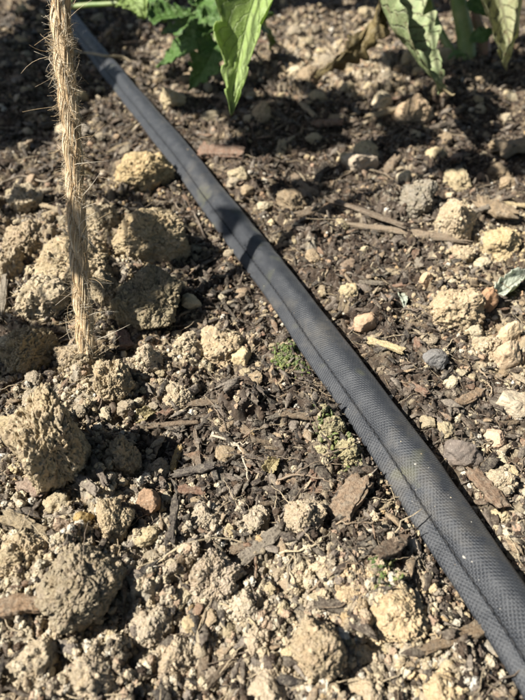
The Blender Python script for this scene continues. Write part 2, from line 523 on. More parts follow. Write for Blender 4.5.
def solid(name, me, cx, cy, w, h, col, rot=0.0, bury=.30, flat=None, tilt=(0, 0), deep=.9):
    """a lump whose outline in the photograph is centred on (cx, cy) and w x h pixels across"""
    if name == 'stone': w, h = w * 1.22, h * 1.22
    p = G(cx, cy + .2 * h)
    d = depth_of(p)
    W = w * d / FPX; D = W * deep
    Hh = (h * d / FPX - ST * D * .8) / CT
    Hh = min(max(Hh, .5 * W), 1.0 * W) if flat is None else flat * W
    full = Hh / (1 - bury)
    z0 = gz(p[0], p[1]) * .55 + .45 * low_relief(np.array([p[0]]), np.array([p[1]]))[0]
    q = on_plane(cx, cy, z0 + Hh * .45)
    zc = z0 + Hh - full / 2
    o = link(name, me, None, None, col)
    o.location = (q[0], q[1], zc)
    o.scale = (W / 2, D / 2, full / 2)
    o.rotation_euler = (tilt[0], tilt[1], rot)
    OCC.append((q[0], q[1], W * .5))
    return o

def plank(name, me, x1, y1, x2, y2, wpx, col, thick=.35, lift=.35, roll=0.0):
    """a piece of wood lying between two spots of the photograph"""
    a = G(x1, y1); b = G(x2, y2)
    d = depth_of((a + b) / 2)
    W = wpx * d / FPX
    v = b - a; L = np.linalg.norm(v)
    m = (a + b) / 2
    zz = sorted(gz(*(a + v * t)[:2]) for t in np.linspace(.08, .92, 9))
    z = .5 * (zz[-2] + zz[4]) + .0004
    o = link(name, me, None, None, col)
    T = W * thick
    o.location = (m[0], m[1], z + T * .5)
    o.scale = (L / 2, W / 2, T / 2)
    slope = max(-.35, min(.35, math.atan2(v[2], math.hypot(v[0], v[1]))))
    o.rotation_euler = Euler((roll, -slope, math.atan2(v[1], v[0])))
    OCC.append((m[0], m[1], L * .4))
    return o

TAN = (.48, .41, .275); TANP = (.53, .465, .335); GREYT = (.35, .305, .215); GRB = (.20, .175, .145); PINK = (.42, .31, .22); OCH = (.46, .33, .17); REDB = (.26, .155, .105); CREAM = (.54, .475, .35); GRN = (.26, .27, .16)
BARK = (.24, .175, .115); PALEWOOD = (.48, .38, .24); DARKW = (.10, .078, .06); GREYW = (.27, .23, .18)

HM = [clod_mesh(401, 7, 1.0, 1.35, .7), clod_mesh(409, 7, .9, .7, .2), clod_mesh(417, 7, 1.1, 1.1, .6), clod_mesh(425, 7, .7, 1.1, .8), clod_mesh(433, 7, 1.7, .9, .4), clod_mesh(441, 7, .7, 1.2, .6)]
for me in HM: me.materials.append(M_CLOD)

HEROES = [
 # kind, mesh, cx, cy, w, h, colour, rot, bury, label, landmark phrase, category
 ('soil_clod', HM[4], 143, 172, 60, 52, (.55, .45, .26), .4, .25, 'sunlit knobbly yellowish clod tucked against the hose beyond the twine', 'knobbly hose-side clod', {}),
 ('soil_clod', HM[0], 50, 436, 92, 118, TAN, 2.2, .22, 'largest tan clod, rising to a peak below the foot of the twine', 'peaked clod', {'deep': .8}),
 ('soil_clod', HM[1], 78, 582, 88, 66, GREYT, 1.1, .28, 'round greyish clod sitting alone like a ball, with pitted top', 'round greyish clod', {}),
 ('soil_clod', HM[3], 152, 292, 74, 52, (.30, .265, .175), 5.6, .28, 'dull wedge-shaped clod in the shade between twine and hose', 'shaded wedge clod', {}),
 ('soil_clod', HM[2], 152, 228, 78, 46, (.46, .39, .25), .2, .3, 'broad tan clod with sunlit crest behind the shaded wedge', 'sunlit crest clod', {}),
 ('soil_clod', HM[5], 320, 648, 62, 78, (.44, .37, .25), 1.3, .25, 'tall smooth tan clod throwing a deep black shadow near the bottom edge', 'tall smooth clod', {}),
 ('soil_clod', HM[3], 402, 610, 64, 50, (.56, .46, .29), .6, .35, 'pale buff clod with a smooth pointed top close to the hose seam', 'pointed buff clod', {}),
 ('soil_clod', HM[0], 212, 574, 62, 58, (.47, .41, .31), 4.1, .35, 'pale broken clod with crumbling edges in the middle of the open soil', 'pale broken clod', {}),
 ('soil_clod', HM[4], 22, 556, 56, 56, TAN, 3.0, .35, 'rough tan clod cut by the picture edge beside the round greyish one', 'rough edge clod', {}),
 ('soil_clod', HM[2], 112, 516, 48, 50, TAN, 5.0, .3, 'lumpy tan clod just behind the round greyish clod', 'lumpy clod', {}),
 ('soil_clod', HM[0], 75, 258, 88, 62, (.48, .41, .27), 3.4, .45, 'wide tan clod right behind the twine', 'wide clod behind twine', {'flat': .35}),
 ('soil_clod', HM[5], 25, 235, 52, 44, (.45, .38, .26), 2.0, .4, 'tan clod near the picture edge behind the pale stick', 'clod by the pale stick', {}),
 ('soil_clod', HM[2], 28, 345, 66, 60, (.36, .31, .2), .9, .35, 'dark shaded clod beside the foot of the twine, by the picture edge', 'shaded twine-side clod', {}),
 ('soil_clod', HM[4], 112, 378, 50, 50, TAN, 1.9, .4, 'crumbling tan clod right in front of the foot of the twine', 'twine-foot clod', {}),
 ('soil_clod', CLODS[2], 148, 356, 28, 36, (.57, .50, .36), .3, .3, 'small upright pale clod next to a brown chip near the twine', 'upright pale clod', {}),
 ('soil_clod', CLODS[4], 121, 455, 40, 50, (.43, .36, .24), 3.9, .4, 'tan clod between the peaked clod and a long dark twig', 'clod by the dark twig', {}),
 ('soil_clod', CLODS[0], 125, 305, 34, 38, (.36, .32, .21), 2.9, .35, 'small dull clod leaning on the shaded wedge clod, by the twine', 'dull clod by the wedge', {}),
 ('soil_clod', CLODS[6], 222, 345, 58, 44, (.50, .42, .28), .7, .45, 'low tan clod by the hose, level with the foot of the twine', 'low hose-side clod', {'flat': .4}),
 ('soil_clod', CLODS[8], 455, 302, 62, 36, (.49, .41, .27), .2, .4, 'wide tan clod lying before the brown stick, beyond the hose', 'wide far-side clod', {'flat': .38}),
 ('soil_clod', CLODS[3], 458, 214, 44, 42, (.49, .42, .29), 1.4, .3, 'tan clod at the end of the long brown stick', 'clod at the stick end', {}),
 ('soil_clod', CLODS[5], 465, 252, 30, 26, (.47, .40, .27), 2.4, .3, 'rounded tan clod in front of the long brown stick tip', 'stick-tip clod', {}),
 ('soil_clod', CLODS[1], 505, 240, 44, 36, (.54, .45, .27), 4.4, .35, 'yellowish clod near the picture edge behind the pale dead leaf', 'yellowish edge clod', {}),
 ('soil_clod', CLODS[7], 345, 450, 34, 28, (.38, .35, .21), .8, .4, 'mossy yellow-green clod against the hose seam', 'mossy clod', {}),
 ('soil_clod', CLODS[9], 332, 424, 30, 22, (.31, .29, .18), 3.8, .4, 'flat mossy lump beside the hose seam, behind the mossy clod', 'flat mossy lump', {}),
 ('soil_clod', CLODS[2], 415, 105, 40, 22, (.46, .37, .25), 1.0, .4, 'blurred tan clod under the tip of the mottled hanging leaf', 'clod under mottled leaf', {}),
 ('soil_clod', CLODS[4], 262, 112, 24, 26, (.47, .39, .26), 2.0, .3, 'blurred tan clod just past the tip of the green hanging leaf', 'clod past the green tip', {}),
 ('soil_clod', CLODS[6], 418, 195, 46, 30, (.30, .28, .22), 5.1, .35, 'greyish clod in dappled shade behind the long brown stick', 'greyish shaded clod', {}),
 ('soil_clod', CLODS[0], 258, 640, 32, 30, (.50, .43, .31), 5.9, .35, 'small pale clod among crumbs between two pale roots at the bottom', 'pale clod between roots', {}),
 ('soil_clod', CLODS[8], 300, 572, 40, 34, (.52, .45, .31), .5, .35, 'pale crumbly clod behind the tall smooth clod', 'pale crumbly clod', {}),
 ('soil_clod', CLODS[5], 355, 590, 40, 34, (.49, .40, .26), 3.3, .35, 'tan clod between the pointed buff clod and the tall smooth one', 'clod between smooth clods', {}),
 ('soil_clod', CLODS[1], 440, 690, 46, 32, (.55, .45, .28), 1.7, .35, 'buff clod cut by the bottom edge below the hose', 'bottom-edge buff clod', {}),
 ('soil_clod', CLODS[3], 180, 655, 50, 40, (.46, .40, .29), .9, .4, 'flat-topped tan clod at the bottom, in front of the pale broken clod', 'flat-topped clod', {}),
 ('soil_clod', CLODS[7], 95, 672, 62, 44, (.45, .39, .28), 4.8, .4, 'broad tan clod at the bottom in front of the round greyish clod', 'broad bottom clod', {}),
 ('soil_clod', CLODS[1], 22, 196, 44, 30, (.47, .41, .29), 2.2, .35, 'tan clod near the edge behind the wide clod and the twine', 'tan clod far behind twine', {}),
 ('soil_clod', CLODS[9], 100, 216, 44, 34, (.47, .41, .28), .8, .35, 'tan clod between the twine and the sunlit crest clod', 'clod between twine and crest', {}),
 ('soil_clod', CLODS[6], 42, 292, 62, 42, (.49, .43, .30), 4.2, .4, 'wide sunlit clod behind the dark shaded one beside the twine', 'wide sunlit clod', {}),
 ('soil_clod', CLODS[2], 104, 284, 34, 38, (.47, .41, .28), 5.0, .35, 'narrow tan clod touching the hose side of the twine', 'narrow clod at the twine', {}),
 ('soil_clod', CLODS[8], 8, 262, 36, 36, (.46, .40, .28), 1.0, .4, 'tan clod cut by the picture edge behind the pale thin stick', 'edge clod behind thin stick', {}),
 ('soil_clod', CLODS[0], 186, 345, 36, 30, (.49, .43, .30), 3.0, .35, 'tan clod between the upright pale clod and the low one by the hose', 'clod before the upright one', {}),
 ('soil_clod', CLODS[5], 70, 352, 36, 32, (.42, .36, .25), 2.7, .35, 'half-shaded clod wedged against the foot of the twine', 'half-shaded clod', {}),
 ('soil_clod', CLODS[3], 150, 622, 54, 38, (.45, .40, .30), 3.9, .4, 'low dusty clod in front of the long pale root', 'low dusty clod', {}),
 ('soil_clod', CLODS[7], 34, 655, 58, 46, (.48, .42, .30), .4, .4, 'tan clod in the bottom corner in front of the bark slab', 'corner clod', {}),
 ('soil_clod', CLODS[4], 244, 604, 36, 32, (.50, .45, .34), 2.1, .4, 'pale dusty clod at the start of the curved root', 'pale dusty clod', {}),
 ('soil_clod', CLODS[9], 270, 690, 46, 34, (.48, .42, .31), 5.5, .4, 'pale clod at the bottom edge under the curved root end', 'bottom root-end clod', {}),
 ('soil_clod', CLODS[2], 368, 690, 46, 34, (.50, .43, .30), 1.5, .4, 'tan clod at the bottom edge beside the tall smooth clod', 'bottom tan clod', {}),
 ('soil_clod', CLODS[6], 204, 522, 40, 34, (.46, .41, .31), .2, .4, 'dusty clod beside the charcoal-dark stick', 'dusty clod', {}),
 ('soil_clod', CLODS[1], 258, 520, 34, 30, (.46, .41, .31), 4.7, .4, 'dusty clod between the pale pocked stone and the dusty one', 'middle dusty clod', {}),
 ('soil_clod', CLODS[8], 178, 395, 34, 26, (.47, .41, .29), 2.4, .4, 'tan clod in front of the upright pale clod', 'clod in front of upright', {}),
 ('soil_clod', CLODS[5], 158, 470, 30, 30, (.46, .40, .29), 1.1, .4, 'tan clod behind the reddish stone', 'clod behind reddish stone', {}),
 ('soil_clod', CLODS[0], 485, 345, 34, 26, (.50, .43, .30), 1.9, .4, 'tan clod beside the chunky buff stone', 'clod by chunky stone', {}),
 ('soil_clod', CLODS[3], 500, 480, 34, 34, (.48, .42, .30), 2.9, .4, 'tan clod between the reddish bark piece and the edge', 'clod by reddish bark', {}),
 ('stone', HM[3], 304, 514, 40, 40, (.48, .415, .30), 2.2, .25, 'pale pocked stone standing in the middle of the open soil', 'pale pocked stone', {'flat': .75}),
 ('stone', STONES[1], 462, 450, 32, 30, (.20, .175, .15), .3, .25, 'rounded dark grey stone close to the shadow side of the hose', 'dark grey stone', {}),
 ('stone', STONES[2], 514, 404, 32, 28, (.50, .44, .325), .2, .3, 'flat cream stone at the picture edge beyond the hose', 'flat cream stone', {'flat': .5}),
 ('stone', STONES[3], 497, 436, 24, 20, (.50, .385, .275), .9, .3, 'pinkish stone between the dark grey stone and the cream stone', 'pinkish stone', {}),
 ('stone', STONES[4], 427, 280, 13, 28, (.56, .42, .27), .75, .25, 'long upright-looking pinkish stone beyond the hose, standing on end', 'long pinkish stone', {}),
 ('stone', STONES[5], 148, 502, 22, 38, (.31, .215, .14), .2, .3, 'reddish brown stone beside the lumpy clod', 'reddish stone', {}),
 ('stone', STONES[6], 65, 524, 17, 24, (.42, .33, .24), .4, .3, 'small pinkish oval stone behind the round greyish clod', 'pinkish oval stone', {}),
 ('stone', STONES[7], 83, 520, 15, 20, (.36, .27, .12), 1.2, .3, 'small ochre brown pebble between two clods', 'ochre pebble', {}),
 ('stone', STONES[8], 365, 320, 28, 14, (.45, .33, .22), .2, .3, 'low pinkish brown stone by the shadow of the hose', 'low pinkish stone', {}),
 ('stone', STONES[9], 487, 298, 20, 30, (.42, .27, .16), .6, .3, 'orange brown stone between the wide clod and the dead leaf', 'orange brown stone', {}),
 ('stone', STONES[3], 512, 330, 22, 36, (.56, .46, .30), .1, .3, 'tall buff stone at the picture edge in front of the dead leaf', 'tall buff stone', {}),
 ('stone', STONES[1], 508, 352, 26, 30, (.50, .40, .27), .9, .3, 'chunky buff stone in front of the tall buff stone', 'chunky buff stone', {}),
 ('stone', STONES[6], 360, 160, 30, 18, (.43, .37, .28), .9, .3, 'pale flat stone in dappled shade far beyond the hose', 'pale flat shaded stone', {}),
 ('stone', STONES[4], 436, 358, 22, 14, (.20, .20, .19), .4, .3, 'blue-grey stone in the dark litter beyond the hose', 'blue-grey stone', {}),
 ('stone', STONES[7], 190, 302, 16, 16, (.58, .49, .31), .4, .3, 'small cream pebble beside the hose, near the shaded wedge clod', 'cream hose-side pebble', {}),
 ('stone', STONES[2], 242, 355, 22, 20, (.55, .46, .28), 2.0, .3, 'yellowish pebble resting on the low clod by the hose', 'yellowish pebble', {}),
 ('stone', STONES[5], 415, 545, 12, 12, (.45, .40, .32), 2.0, .3, 'tiny grey pebble touching the hose seam', 'tiny grey pebble', {}),
]
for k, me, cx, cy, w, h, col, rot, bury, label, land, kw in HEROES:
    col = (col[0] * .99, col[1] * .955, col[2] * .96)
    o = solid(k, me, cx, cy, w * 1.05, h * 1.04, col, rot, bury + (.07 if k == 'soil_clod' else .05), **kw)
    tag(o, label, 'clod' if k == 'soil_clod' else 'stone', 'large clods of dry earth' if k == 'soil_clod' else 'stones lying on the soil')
    LAND.append((o.location.x, o.location.y, land))

PLANKS = [
 ('bark_chunk', CHIPS[0], 335, 523, 360, 484, 24, (.27, .19, .125), .45, 'thick brown bark piece beside the pale pocked stone', 'thick bark piece', 'bark'),
 ('bark_chunk', CHIPS[1], 470, 478, 500, 512, 18, (.24, .16, .105), .5, 'reddish bark piece lying before the dark grey stone', 'reddish bark piece', 'bark'),
 ('stick', CHIPS[2], 352, 228, 460, 244, 9, (.30, .23, .16), .5, 'long straight brown stick lying beyond the hose', 'long brown stick', 'stick'),
 ('stick', CHIPS[3], 330, 205, 400, 236, 8, (.20, .15, .105), .5, 'darker stick crossing behind the long brown stick', 'darker crossing stick', 'stick'),
 ('stick', CHIPS[4], 498, 158, 550, 150, 17, (.34, .26, .17), .8, 'stout brown stick end at the picture edge in dappled shade', 'stout stick end', 'stick'),
 ('bark_chunk', CHIPS[5], 475, 210, 512, 224, 22, (.34, .25, .155), .4, 'flat brown bark piece beside the clod at the end of the stick', 'flat bark piece', 'bark'),
 ('stick', CHIPS[6], -14, 434, 24, 424, 14, (.52, .41, .24), .7, 'pale broken wood end poking in beside the peaked clod', 'pale wood end', 'stick'),
 ('stick', CHIPS[7], 2, 322, 8, 272, 8, (.30, .26, .2), .8, 'pale thin upright stick at the edge behind the shaded clod', 'pale thin stick', 'stick'),
 ('bark_chunk', CHIPS[8], -6, 616, 44, 606, 20, (.30, .20, .12), .5, 'brown bark slab in front of the rough edge clod', 'brown bark slab', 'bark'),
 ('stick', CHIPS[2], 425, 652, 492, 626, 13, (.28, .20, .125), .5, 'split brown stick pointing under the hose in the bottom corner', 'split brown stick', 'stick'),
 ('stick', CHIPS[4], 172, 550, 178, 508, 9, (.085, .07, .06), .6, 'short charcoal-dark stick behind the pale broken clod', 'charcoal-dark stick', 'stick'),
 ('stick', CHIPS[1], 176, 478, 214, 470, 10, (.10, .085, .075), .6, 'stubby blackish stick lying in the middle litter', 'stubby blackish stick', 'stick'),
 ('stick', CHIPS[3], 150, 430, 198, 426, 6, (.26, .19, .13), .7, 'slim brown stick lying crosswise in front of the upright pale clod', 'slim crosswise stick', 'stick'),
 ('stick', CHIPS[6], 195, 430, 200, 470, 6, (.20, .15, .11), .7, 'slim dark stick meeting the crosswise one at a corner', 'slim dark stick', 'stick'),
 ('stick', CHIPS[0], 172, 474, 180, 450, 7, (.52, .36, .15), .6, 'short yellow-ochre wood splinter in the middle litter', 'yellow splinter', 'splinter'),
 ('stick', CHIPS[7], 94, 462, 108, 492, 8, (.19, .155, .125), .6, 'grey-brown stick sloping down beside the peaked clod', 'sloping grey stick', 'stick'),
 ('stick', CHIPS[8], 368, 346, 402, 356, 8, (.62, .50, .28), .6, 'pale yellow splintered root piece by the hose shadow', 'pale yellow root piece', 'splinter'),
 ('stick', CHIPS[5], 455, 408, 480, 395, 10, (.36, .25, .16), .7, 'stubby orange-brown bark piece behind the dark grey stone', 'stubby orange bark', 'bark'),
 ('stick', CHIPS[2], 298, 470, 315, 460, 6, (.17, .13, .10), .6, 'short dark splinter behind the pale pocked stone', 'short dark splinter', 'splinter'),
 ('bark_chunk', CHIPS[5], 378, 560, 402, 545, 15, (.18, .125, .085), .5, 'dark curled bark scrap near the hose seam', 'dark bark scrap', 'bark'),
 ('bark_chunk', CHIPS[0], 128, 350, 122, 336, 12, (.32, .2, .15), .5, 'small reddish brown chip by the upright pale clod', 'reddish chip', 'bark'),
 ('stick', CHIPS[3], 505, 208, 540, 212, 6, (.60, .48, .28), .7, 'thin pale straw poking in at the edge by the yellowish clod', 'pale straw', 'stick'),
 ('stick', CHIPS[6], 75, 478, 98, 496, 9, (.30, .25, .2), .6, 'greyish wood strip under the peaked clod front', 'greyish wood strip', 'stick'),
 ('bark_chunk', CHIPS[1], 25, 488, 48, 498, 16, (.34, .24, .18), .5, 'rusty brown chip beneath the peaked clod', 'rusty chip', 'bark'),
 ('stick', CHIPS[8], 10, 205, 52, 198, 6, (.42, .35, .25), .7, 'pale stick lying in the litter behind the twine, near the edge', 'pale stick behind twine', 'stick'),
]
for nm, me, x1, y1, x2, y2, wpx, col, th, label, land, cat in PLANKS:
    o = plank(nm, me, x1, y1, x2, y2, wpx, col, th, .3, random.uniform(-.2, .2))
    tag(o, label, cat, 'pieces of wood and bark in the litter')
    LAND.append((o.location.x, o.location.y, land))

# thin roots and twigs drawn on the soil
def strand_on_soil(name, pts, rpx, col, label, cat='root', lift=1.0, n=40, group='thin roots lying on the soil'):
    P = np.array([G(x, y) for x, y in pts])
    r = rpx * depth_of(P.mean(0)) / FPX / 2
    Q = catmull(P, n)
    for q in Q:
        q[2] = max(gz(q[0], q[1]), q[2] - .0005)
    for _ in range(10):                                 # a root bridges the dips
        Q[1:-1, 2] = np.maximum(Q[1:-1, 2], (Q[:-2, 2] + Q[2:, 2]) / 2)
    Q[:, 2] += r * lift + .0009
    Q[0, 2] -= .0015; Q[-1, 2] -= .0015
    Q[:, :2] += .0006 * np.stack([vnoise(np.stack([np.arange(n) * .3, np.full(n, rpx * 9), np.full(n, k)], 1), 8) for k in (0, 5)], 1)
    R = r * (1 - .5 * np.linspace(0, 1, n)) * (1 + .2 * vnoise(np.stack([np.arange(n) * .5, np.zeros(n), np.zeros(n)], 1), 9))
    V, F = tube(Q, R, 7, .25)
    c = Q.mean(0)
    o = link(name, np_mesh(name, V - c, F), M_WOOD, None, col)
    o.location = c
    tag(o, label, cat, group)
    return o
ROOTS = [
 ([(92, 436), (88, 420), (96, 412), (108, 416)], 3.2, DARKW, 'dark hooked root loop beside the peaked clod'),
 ([(136, 572), (160, 562), (182, 548), (215, 546), (250, 542)], 2.6, (.50, .41, .27), 'long pale root lying behind the round greyish clod'),
 ([(218, 606), (240, 616), (258, 634), (270, 662), (282, 690)], 2.6, (.50, .40, .25), 'pale curved root running down past the pale clod at the bottom'),
 ([(276, 556), (300, 554), (322, 540), (332, 530)], 2.4, (.60, .50, .33), 'bright thin root curving in front of the pale pocked stone'),
 ([(332, 530), (352, 526), (375, 524), (388, 522)], 2.2, (.36, .27, .18), 'thin brown root in front of the thick bark piece'),
 ([(210, 440), (228, 444), (240, 452), (246, 470), (249, 484)], 2.8, (.56, .48, .36), 'whitish bent root in the dark litter by the hose'),
 ([(228, 446), (240, 446), (252, 444)], 2.0, (.60, .52, .4), 'short whitish side root beside the bent one'),
 ([(262, 405), (272, 393), (285, 378), (300, 366)], 2.2, (.42, .33, .2), 'thin straw-coloured root near the moss by the hose'),
 ([(243, 545), (254, 556), (258, 570), (256, 582)], 4.2, (.20, .12, .075), 'curled reddish dead stalk in a dark hollow near the pale broken clod'),
 ([(275, 482), (300, 484), (325, 482), (338, 492)], 2.4, (.27, .2, .14), 'brown root arching behind the pale pocked stone'),
 ([(310, 590), (330, 578), (348, 568), (362, 562)], 2.2, (.24, .17, .11), 'dark thin root behind the tall smooth clod'),
 ([(400, 312), (418, 318), (442, 330), (466, 330)], 2.0, (.17, .13, .1), 'thin dark root in the litter before the wide clod'),
 ([(205, 238), (196, 220), (188, 216), (160, 224)], 2.4, (.14, .105, .08), 'dark root running under the hose behind the sunlit crest clod'),
 ([(130, 205), (150, 212), (170, 207), (186, 216)], 2.0, (.30, .24, .17), 'thin brown root before the knobbly clod'),
 ([(0, 185), (24, 180), (50, 184), (66, 178)], 2.4, (.32, .26, .19), 'brown root in the litter behind the twine'),
 ([(20, 216), (34, 200), (42, 186)], 2.0, (.46, .38, .26), 'pale thin root crossing the stick behind the twine'),
 ([(340, 180), (362, 172), (388, 180), (400, 196)], 2.2, (.2, .15, .1), 'dark twig in dappled shade behind the darker stick'),
 ([(420, 640), (452, 640), (480, 628)], 2.0, (.40, .3, .18), 'straw-thin root along the split brown stick'),
 ([(382, 632), (396, 642), (410, 652)], 4.0, (.36, .30, .22), 'pale greyish stalk beside the shadow of the tall smooth clod'),
 ([(478, 370), (486, 384), (490, 400)], 2.4, (.36, .28, .19), 'short brown root near the flat cream stone'),
]
P = np.array([on_plane(76, 52, .004), on_plane(90, 53, .0085), on_plane(106, 56, .0095), on_plane(122, 57, .006), on_plane(132, 62, .003)])
Q = catmull(P, 30); V, F = tube(Q, .0011 * np.sin(np.linspace(.25, 2.9, 30)), 7, .2)
o = link('straw', np_mesh('straw', V - Q.mean(0), F), M_WOOD, None, (.46, .38, .25)); o.location = Q.mean(0)
tag(o, 'beige straw lying across the far end of the hose', 'straw')
for i, (pts, rpx, col, label) in enumerate(ROOTS):
    strand_on_soil('twig' if 'twig' in label else ('stalk' if 'stalk' in label else 'root'), pts, rpx, col, label, 'twig' if 'twig' in label else ('stalk' if 'stalk' in label else 'root'))

# ------------------------------------------------------------------ smaller single clods, stones, chips (each its own object)
def free(x, y, r, slack=.7):
    if hose_dist([x], [y])[0] < .0095 + r: return False
    for a, b, c in OCC:
        if (x - a) ** 2 + (y - b) ** 2 < (slack * (r + c)) ** 2: return False
    return True
def spot(y0, y1):
    for _ in range(4000):
        y = y0 + (y1 - y0) * random.random() ** 1.25
        hw = .068 + .36 * (y - .04)
        x = random.uniform(-hw, hw)
        yield x, y

SMALL = []
def scatter_things(n, kind, y0, y1, rmin, rmax, want, meshes, cols, flatr, bury, word):
    made = 0
    for x, y in spot(y0, y1):
        if made >= n: break
        r = rmin * (rmax / rmin) ** (random.random() ** 1.6)
        u, v = pix(np.array([x, y, 0.003]))
        if not (6 < u < 519 and 4 < v < 692): continue
        m = float(mineral(np.array([x]), np.array([y]))[0])
        if random.random() > want(m) or not free(x, y, r): continue
        cname, col = random.choice(cols)
        fac = random.uniform(.8, 1.08); col = tuple(c * fac for c in col)
        o = link(kind, random.choice(meshes), None, None, col)
        fl = random.uniform(*flatr)
        if kind == 'bark_chip':
            L = r * random.uniform(1.1, 1.9); Wd = r * random.uniform(.25, .55); T = Wd * random.uniform(.35, .7)
            o.scale = (L, Wd, T); o.location = (x, y, gz(x, y) + T * .7)
            o.rotation_euler = (random.uniform(-.5, .5), random.uniform(-.35, .35), random.uniform(0, 6.28))
        else:
            hz = r * fl
            o.scale = (r, r * random.uniform(.7, 1.0), hz)
            o.location = (x, y, gz(x, y) * .75 + hz * (1 - 2 * bury) * .9)
            o.rotation_euler = (random.uniform(-.3, .3), random.uniform(-.3, .3), random.uniform(0, 6.28))
        OCC.append((x, y, r))
        SMALL.append((o, kind, cname, r, x, y, word))
        made += 1

CC = [('tan', TAN), ('buff', (.56, .47, .30)), ('pale', TANP), ('brownish', (.38, .30, .2)), ('greyish', (.36, .31, .23))]
SC = [('reddish', (.33, .25, .17)), ('cream', (.42, .365, .255)), ('ochre', (.42, .33, .20)), ('greyish', (.35, .30, .225)), ('brown', (.28, .21, .15)), ('buff', (.42, .355, .24))]
WC = [('dark brown', DARKW), ('brown', BARK), ('greyish', GREYW), ('reddish', REDB), ('straw-coloured', PALEWOOD)]
scatter_things(130, 'earth_lump', .045, .26, .0019, .0046, lambda m: .1 + .9 * m, SMALL_CLODS, CC, (.55, .9), .3, 'clod')
scatter_things(125, 'earth_lump', .26, .76, .0042, .0110, lambda m: .12 + .88 * m, SMALL_CLODS, CC, (.55, .9), .3, 'clod')
scatter_things(24, 'pebble', .045, .28, .0020, .0046, lambda m: .7, STONES + SMALL_CLODS[:6], SC, (.5, .85), .32, 'pebble')
scatter_things(26, 'pebble', .28, .72, .0040, .0085, lambda m: .7, STONES, SC, (.5, .85), .25, 'pebble')
scatter_things(75, 'bark_chip', .045, .27, .0026, .0060, lambda m: 1.05 - .8 * m, CHIPS, WC, (.5, .8), .2, 'wood chip')
scatter_things(40, 'bark_chip', .27, .60, .0050, .0100, lambda m: 1.05 - .8 * m, CHIPS, WC, (.5, .8), .2, 'wood chip')

# say which one each of them is, by size, colour and the landmark next to it
ORD = ['', 'second ', 'third ', 'fourth ', 'fifth ', 'sixth ', 'seventh ', 'eighth ', 'ninth ', 'tenth ']
said = {}
for rec in sorted(SMALL, key=lambda s: s[4] ** 2 + s[5] ** 2):
    o, kind, cname, r, x, y, word = rec
    d = depth_of(np.array([x, y, 0]))
    px = 2 * r * FPX / d
    size = 'tiny' if px < 10 else ('small' if px < 15 else ('middling' if px < 22 else 'stout'))
    best = min(LAND, key=lambda l: (l[0] - x) ** 2 + (l[1] - y) ** 2)
    dx, dy = x - best[0], y - best[1]
    hose_closer = hose_dist([x], [y])[0] < hose_dist([best[0]], [best[1]])[0]
    rel = ('behind' if dy > 0 else 'in front of') if abs(dy) > abs(dx) * .9 else ('on the hose side of' if hose_closer else 'on the outer side of')
    said.setdefault((size, cname, word, rel, best[2]), []).append((math.hypot(dx, dy), rec))
GROUPS = {'clod': 'smaller clods strewn over the soil', 'pebble': 'pebbles strewn over the soil', 'wood chip': 'wood and bark chips in the litter'}
for (size, cname, word, rel, land), recs in said.items():
    for i, (_, rec) in enumerate(sorted(recs, key=lambda t: t[0])):
        tag(rec[0], f'{ORD[min(i, 9)]}{size} {cname} {word} {rel} the {land}', word.split()[-1] if word != 'wood chip' else 'wood chip', GROUPS[word])

# ------------------------------------------------------------------ loose crumbs and compost nobody could count (points with instances)
def crumb_collection(name, meshes, mat):
    c = bpy.data.collections.new(name)
    for i, me in enumerate(meshes):
        if not me.materials: me.materials.append(mat)
        o = bpy.data.objects.new(f'{name}_{i:02d}', me); c.objects.link(o)
    return c
def scatter_stuff(name, pts, rot, scl, tint, coll, label, cat, parent=None):
    me = bpy.data.meshes.new(name)
    n = len(pts)
    me.vertices.add(n); me.vertices.foreach_set('co', np.asarray(pts, np.float32).ravel())
    for nm, typ, key, arr in (('rot', 'FLOAT_VECTOR', 'vector', rot), ('scl', 'FLOAT_VECTOR', 'vector', scl)):
        at = me.attributes.new(nm, typ, 'POINT'); at.data.foreach_set(key, np.asarray(arr, np.float32).ravel())
    at = me.attributes.new('idx', 'INT', 'POINT'); at.data.foreach_set('value', rng.integers(0, len(coll.objects), n).astype(np.int32))
    at = me.attributes.new('tint', 'FLOAT_COLOR', 'POINT')
    c4 = np.ones((n, 4), np.float32); c4[:, :3] = tint; at.data.foreach_set('color', c4.ravel())
    o = link(name, me, None, parent)
    nt = bpy.data.node_groups.new(name + '_nodes', 'GeometryNodeTree')
    nt.interface.new_socket('Geometry', in_out='INPUT', socket_type='NodeSocketGeometry')
    nt.interface.new_socket('Geometry', in_out='OUTPUT', socket_type='NodeSocketGeometry')
    gi = nt.nodes.new('NodeGroupInput'); go = nt.nodes.new('NodeGroupOutput')
    ci = nt.nodes.new('GeometryNodeCollectionInfo'); ci.inputs['Collection'].default_value = coll
    ci.inputs['Separate Children'].default_value = True; ci.inputs['Reset Children'].default_value = True
    ip = nt.nodes.new('GeometryNodeInstanceOnPoints'); ip.inputs['Pick Instance'].default_value = True
    def attr(nm, typ):
        a = nt.nodes.new('GeometryNodeInputNamedAttribute'); a.data_type = typ; a.inputs['Name'].default_value = nm
        return [s for s in a.outputs if s.enabled][0]
    L = nt.links.new
    L(gi.outputs[0], ip.inputs['Points']); L(ci.outputs[0], ip.inputs['Instance'])
    L(attr('idx', 'INT'), ip.inputs['Instance Index']); L(attr('rot', 'FLOAT_VECTOR'), ip.inputs['Rotation']); L(attr('scl', 'FLOAT_VECTOR'), ip.inputs['Scale'])
    L(ip.outputs[0], go.inputs[0])
    md = o.modifiers.new('scatter', 'NODES'); md.node_group = nt
    tag(o, label, cat, None, 'stuff')
    return o
def wedge(n, y0, y1, power, margin=1.3):
    y = y0 + (y1 - y0) * rng.random(n) ** power
    hw = (.068 + .38 * (y - .04)) * margin
    return rng.uniform(-1, 1, n) * hw, y
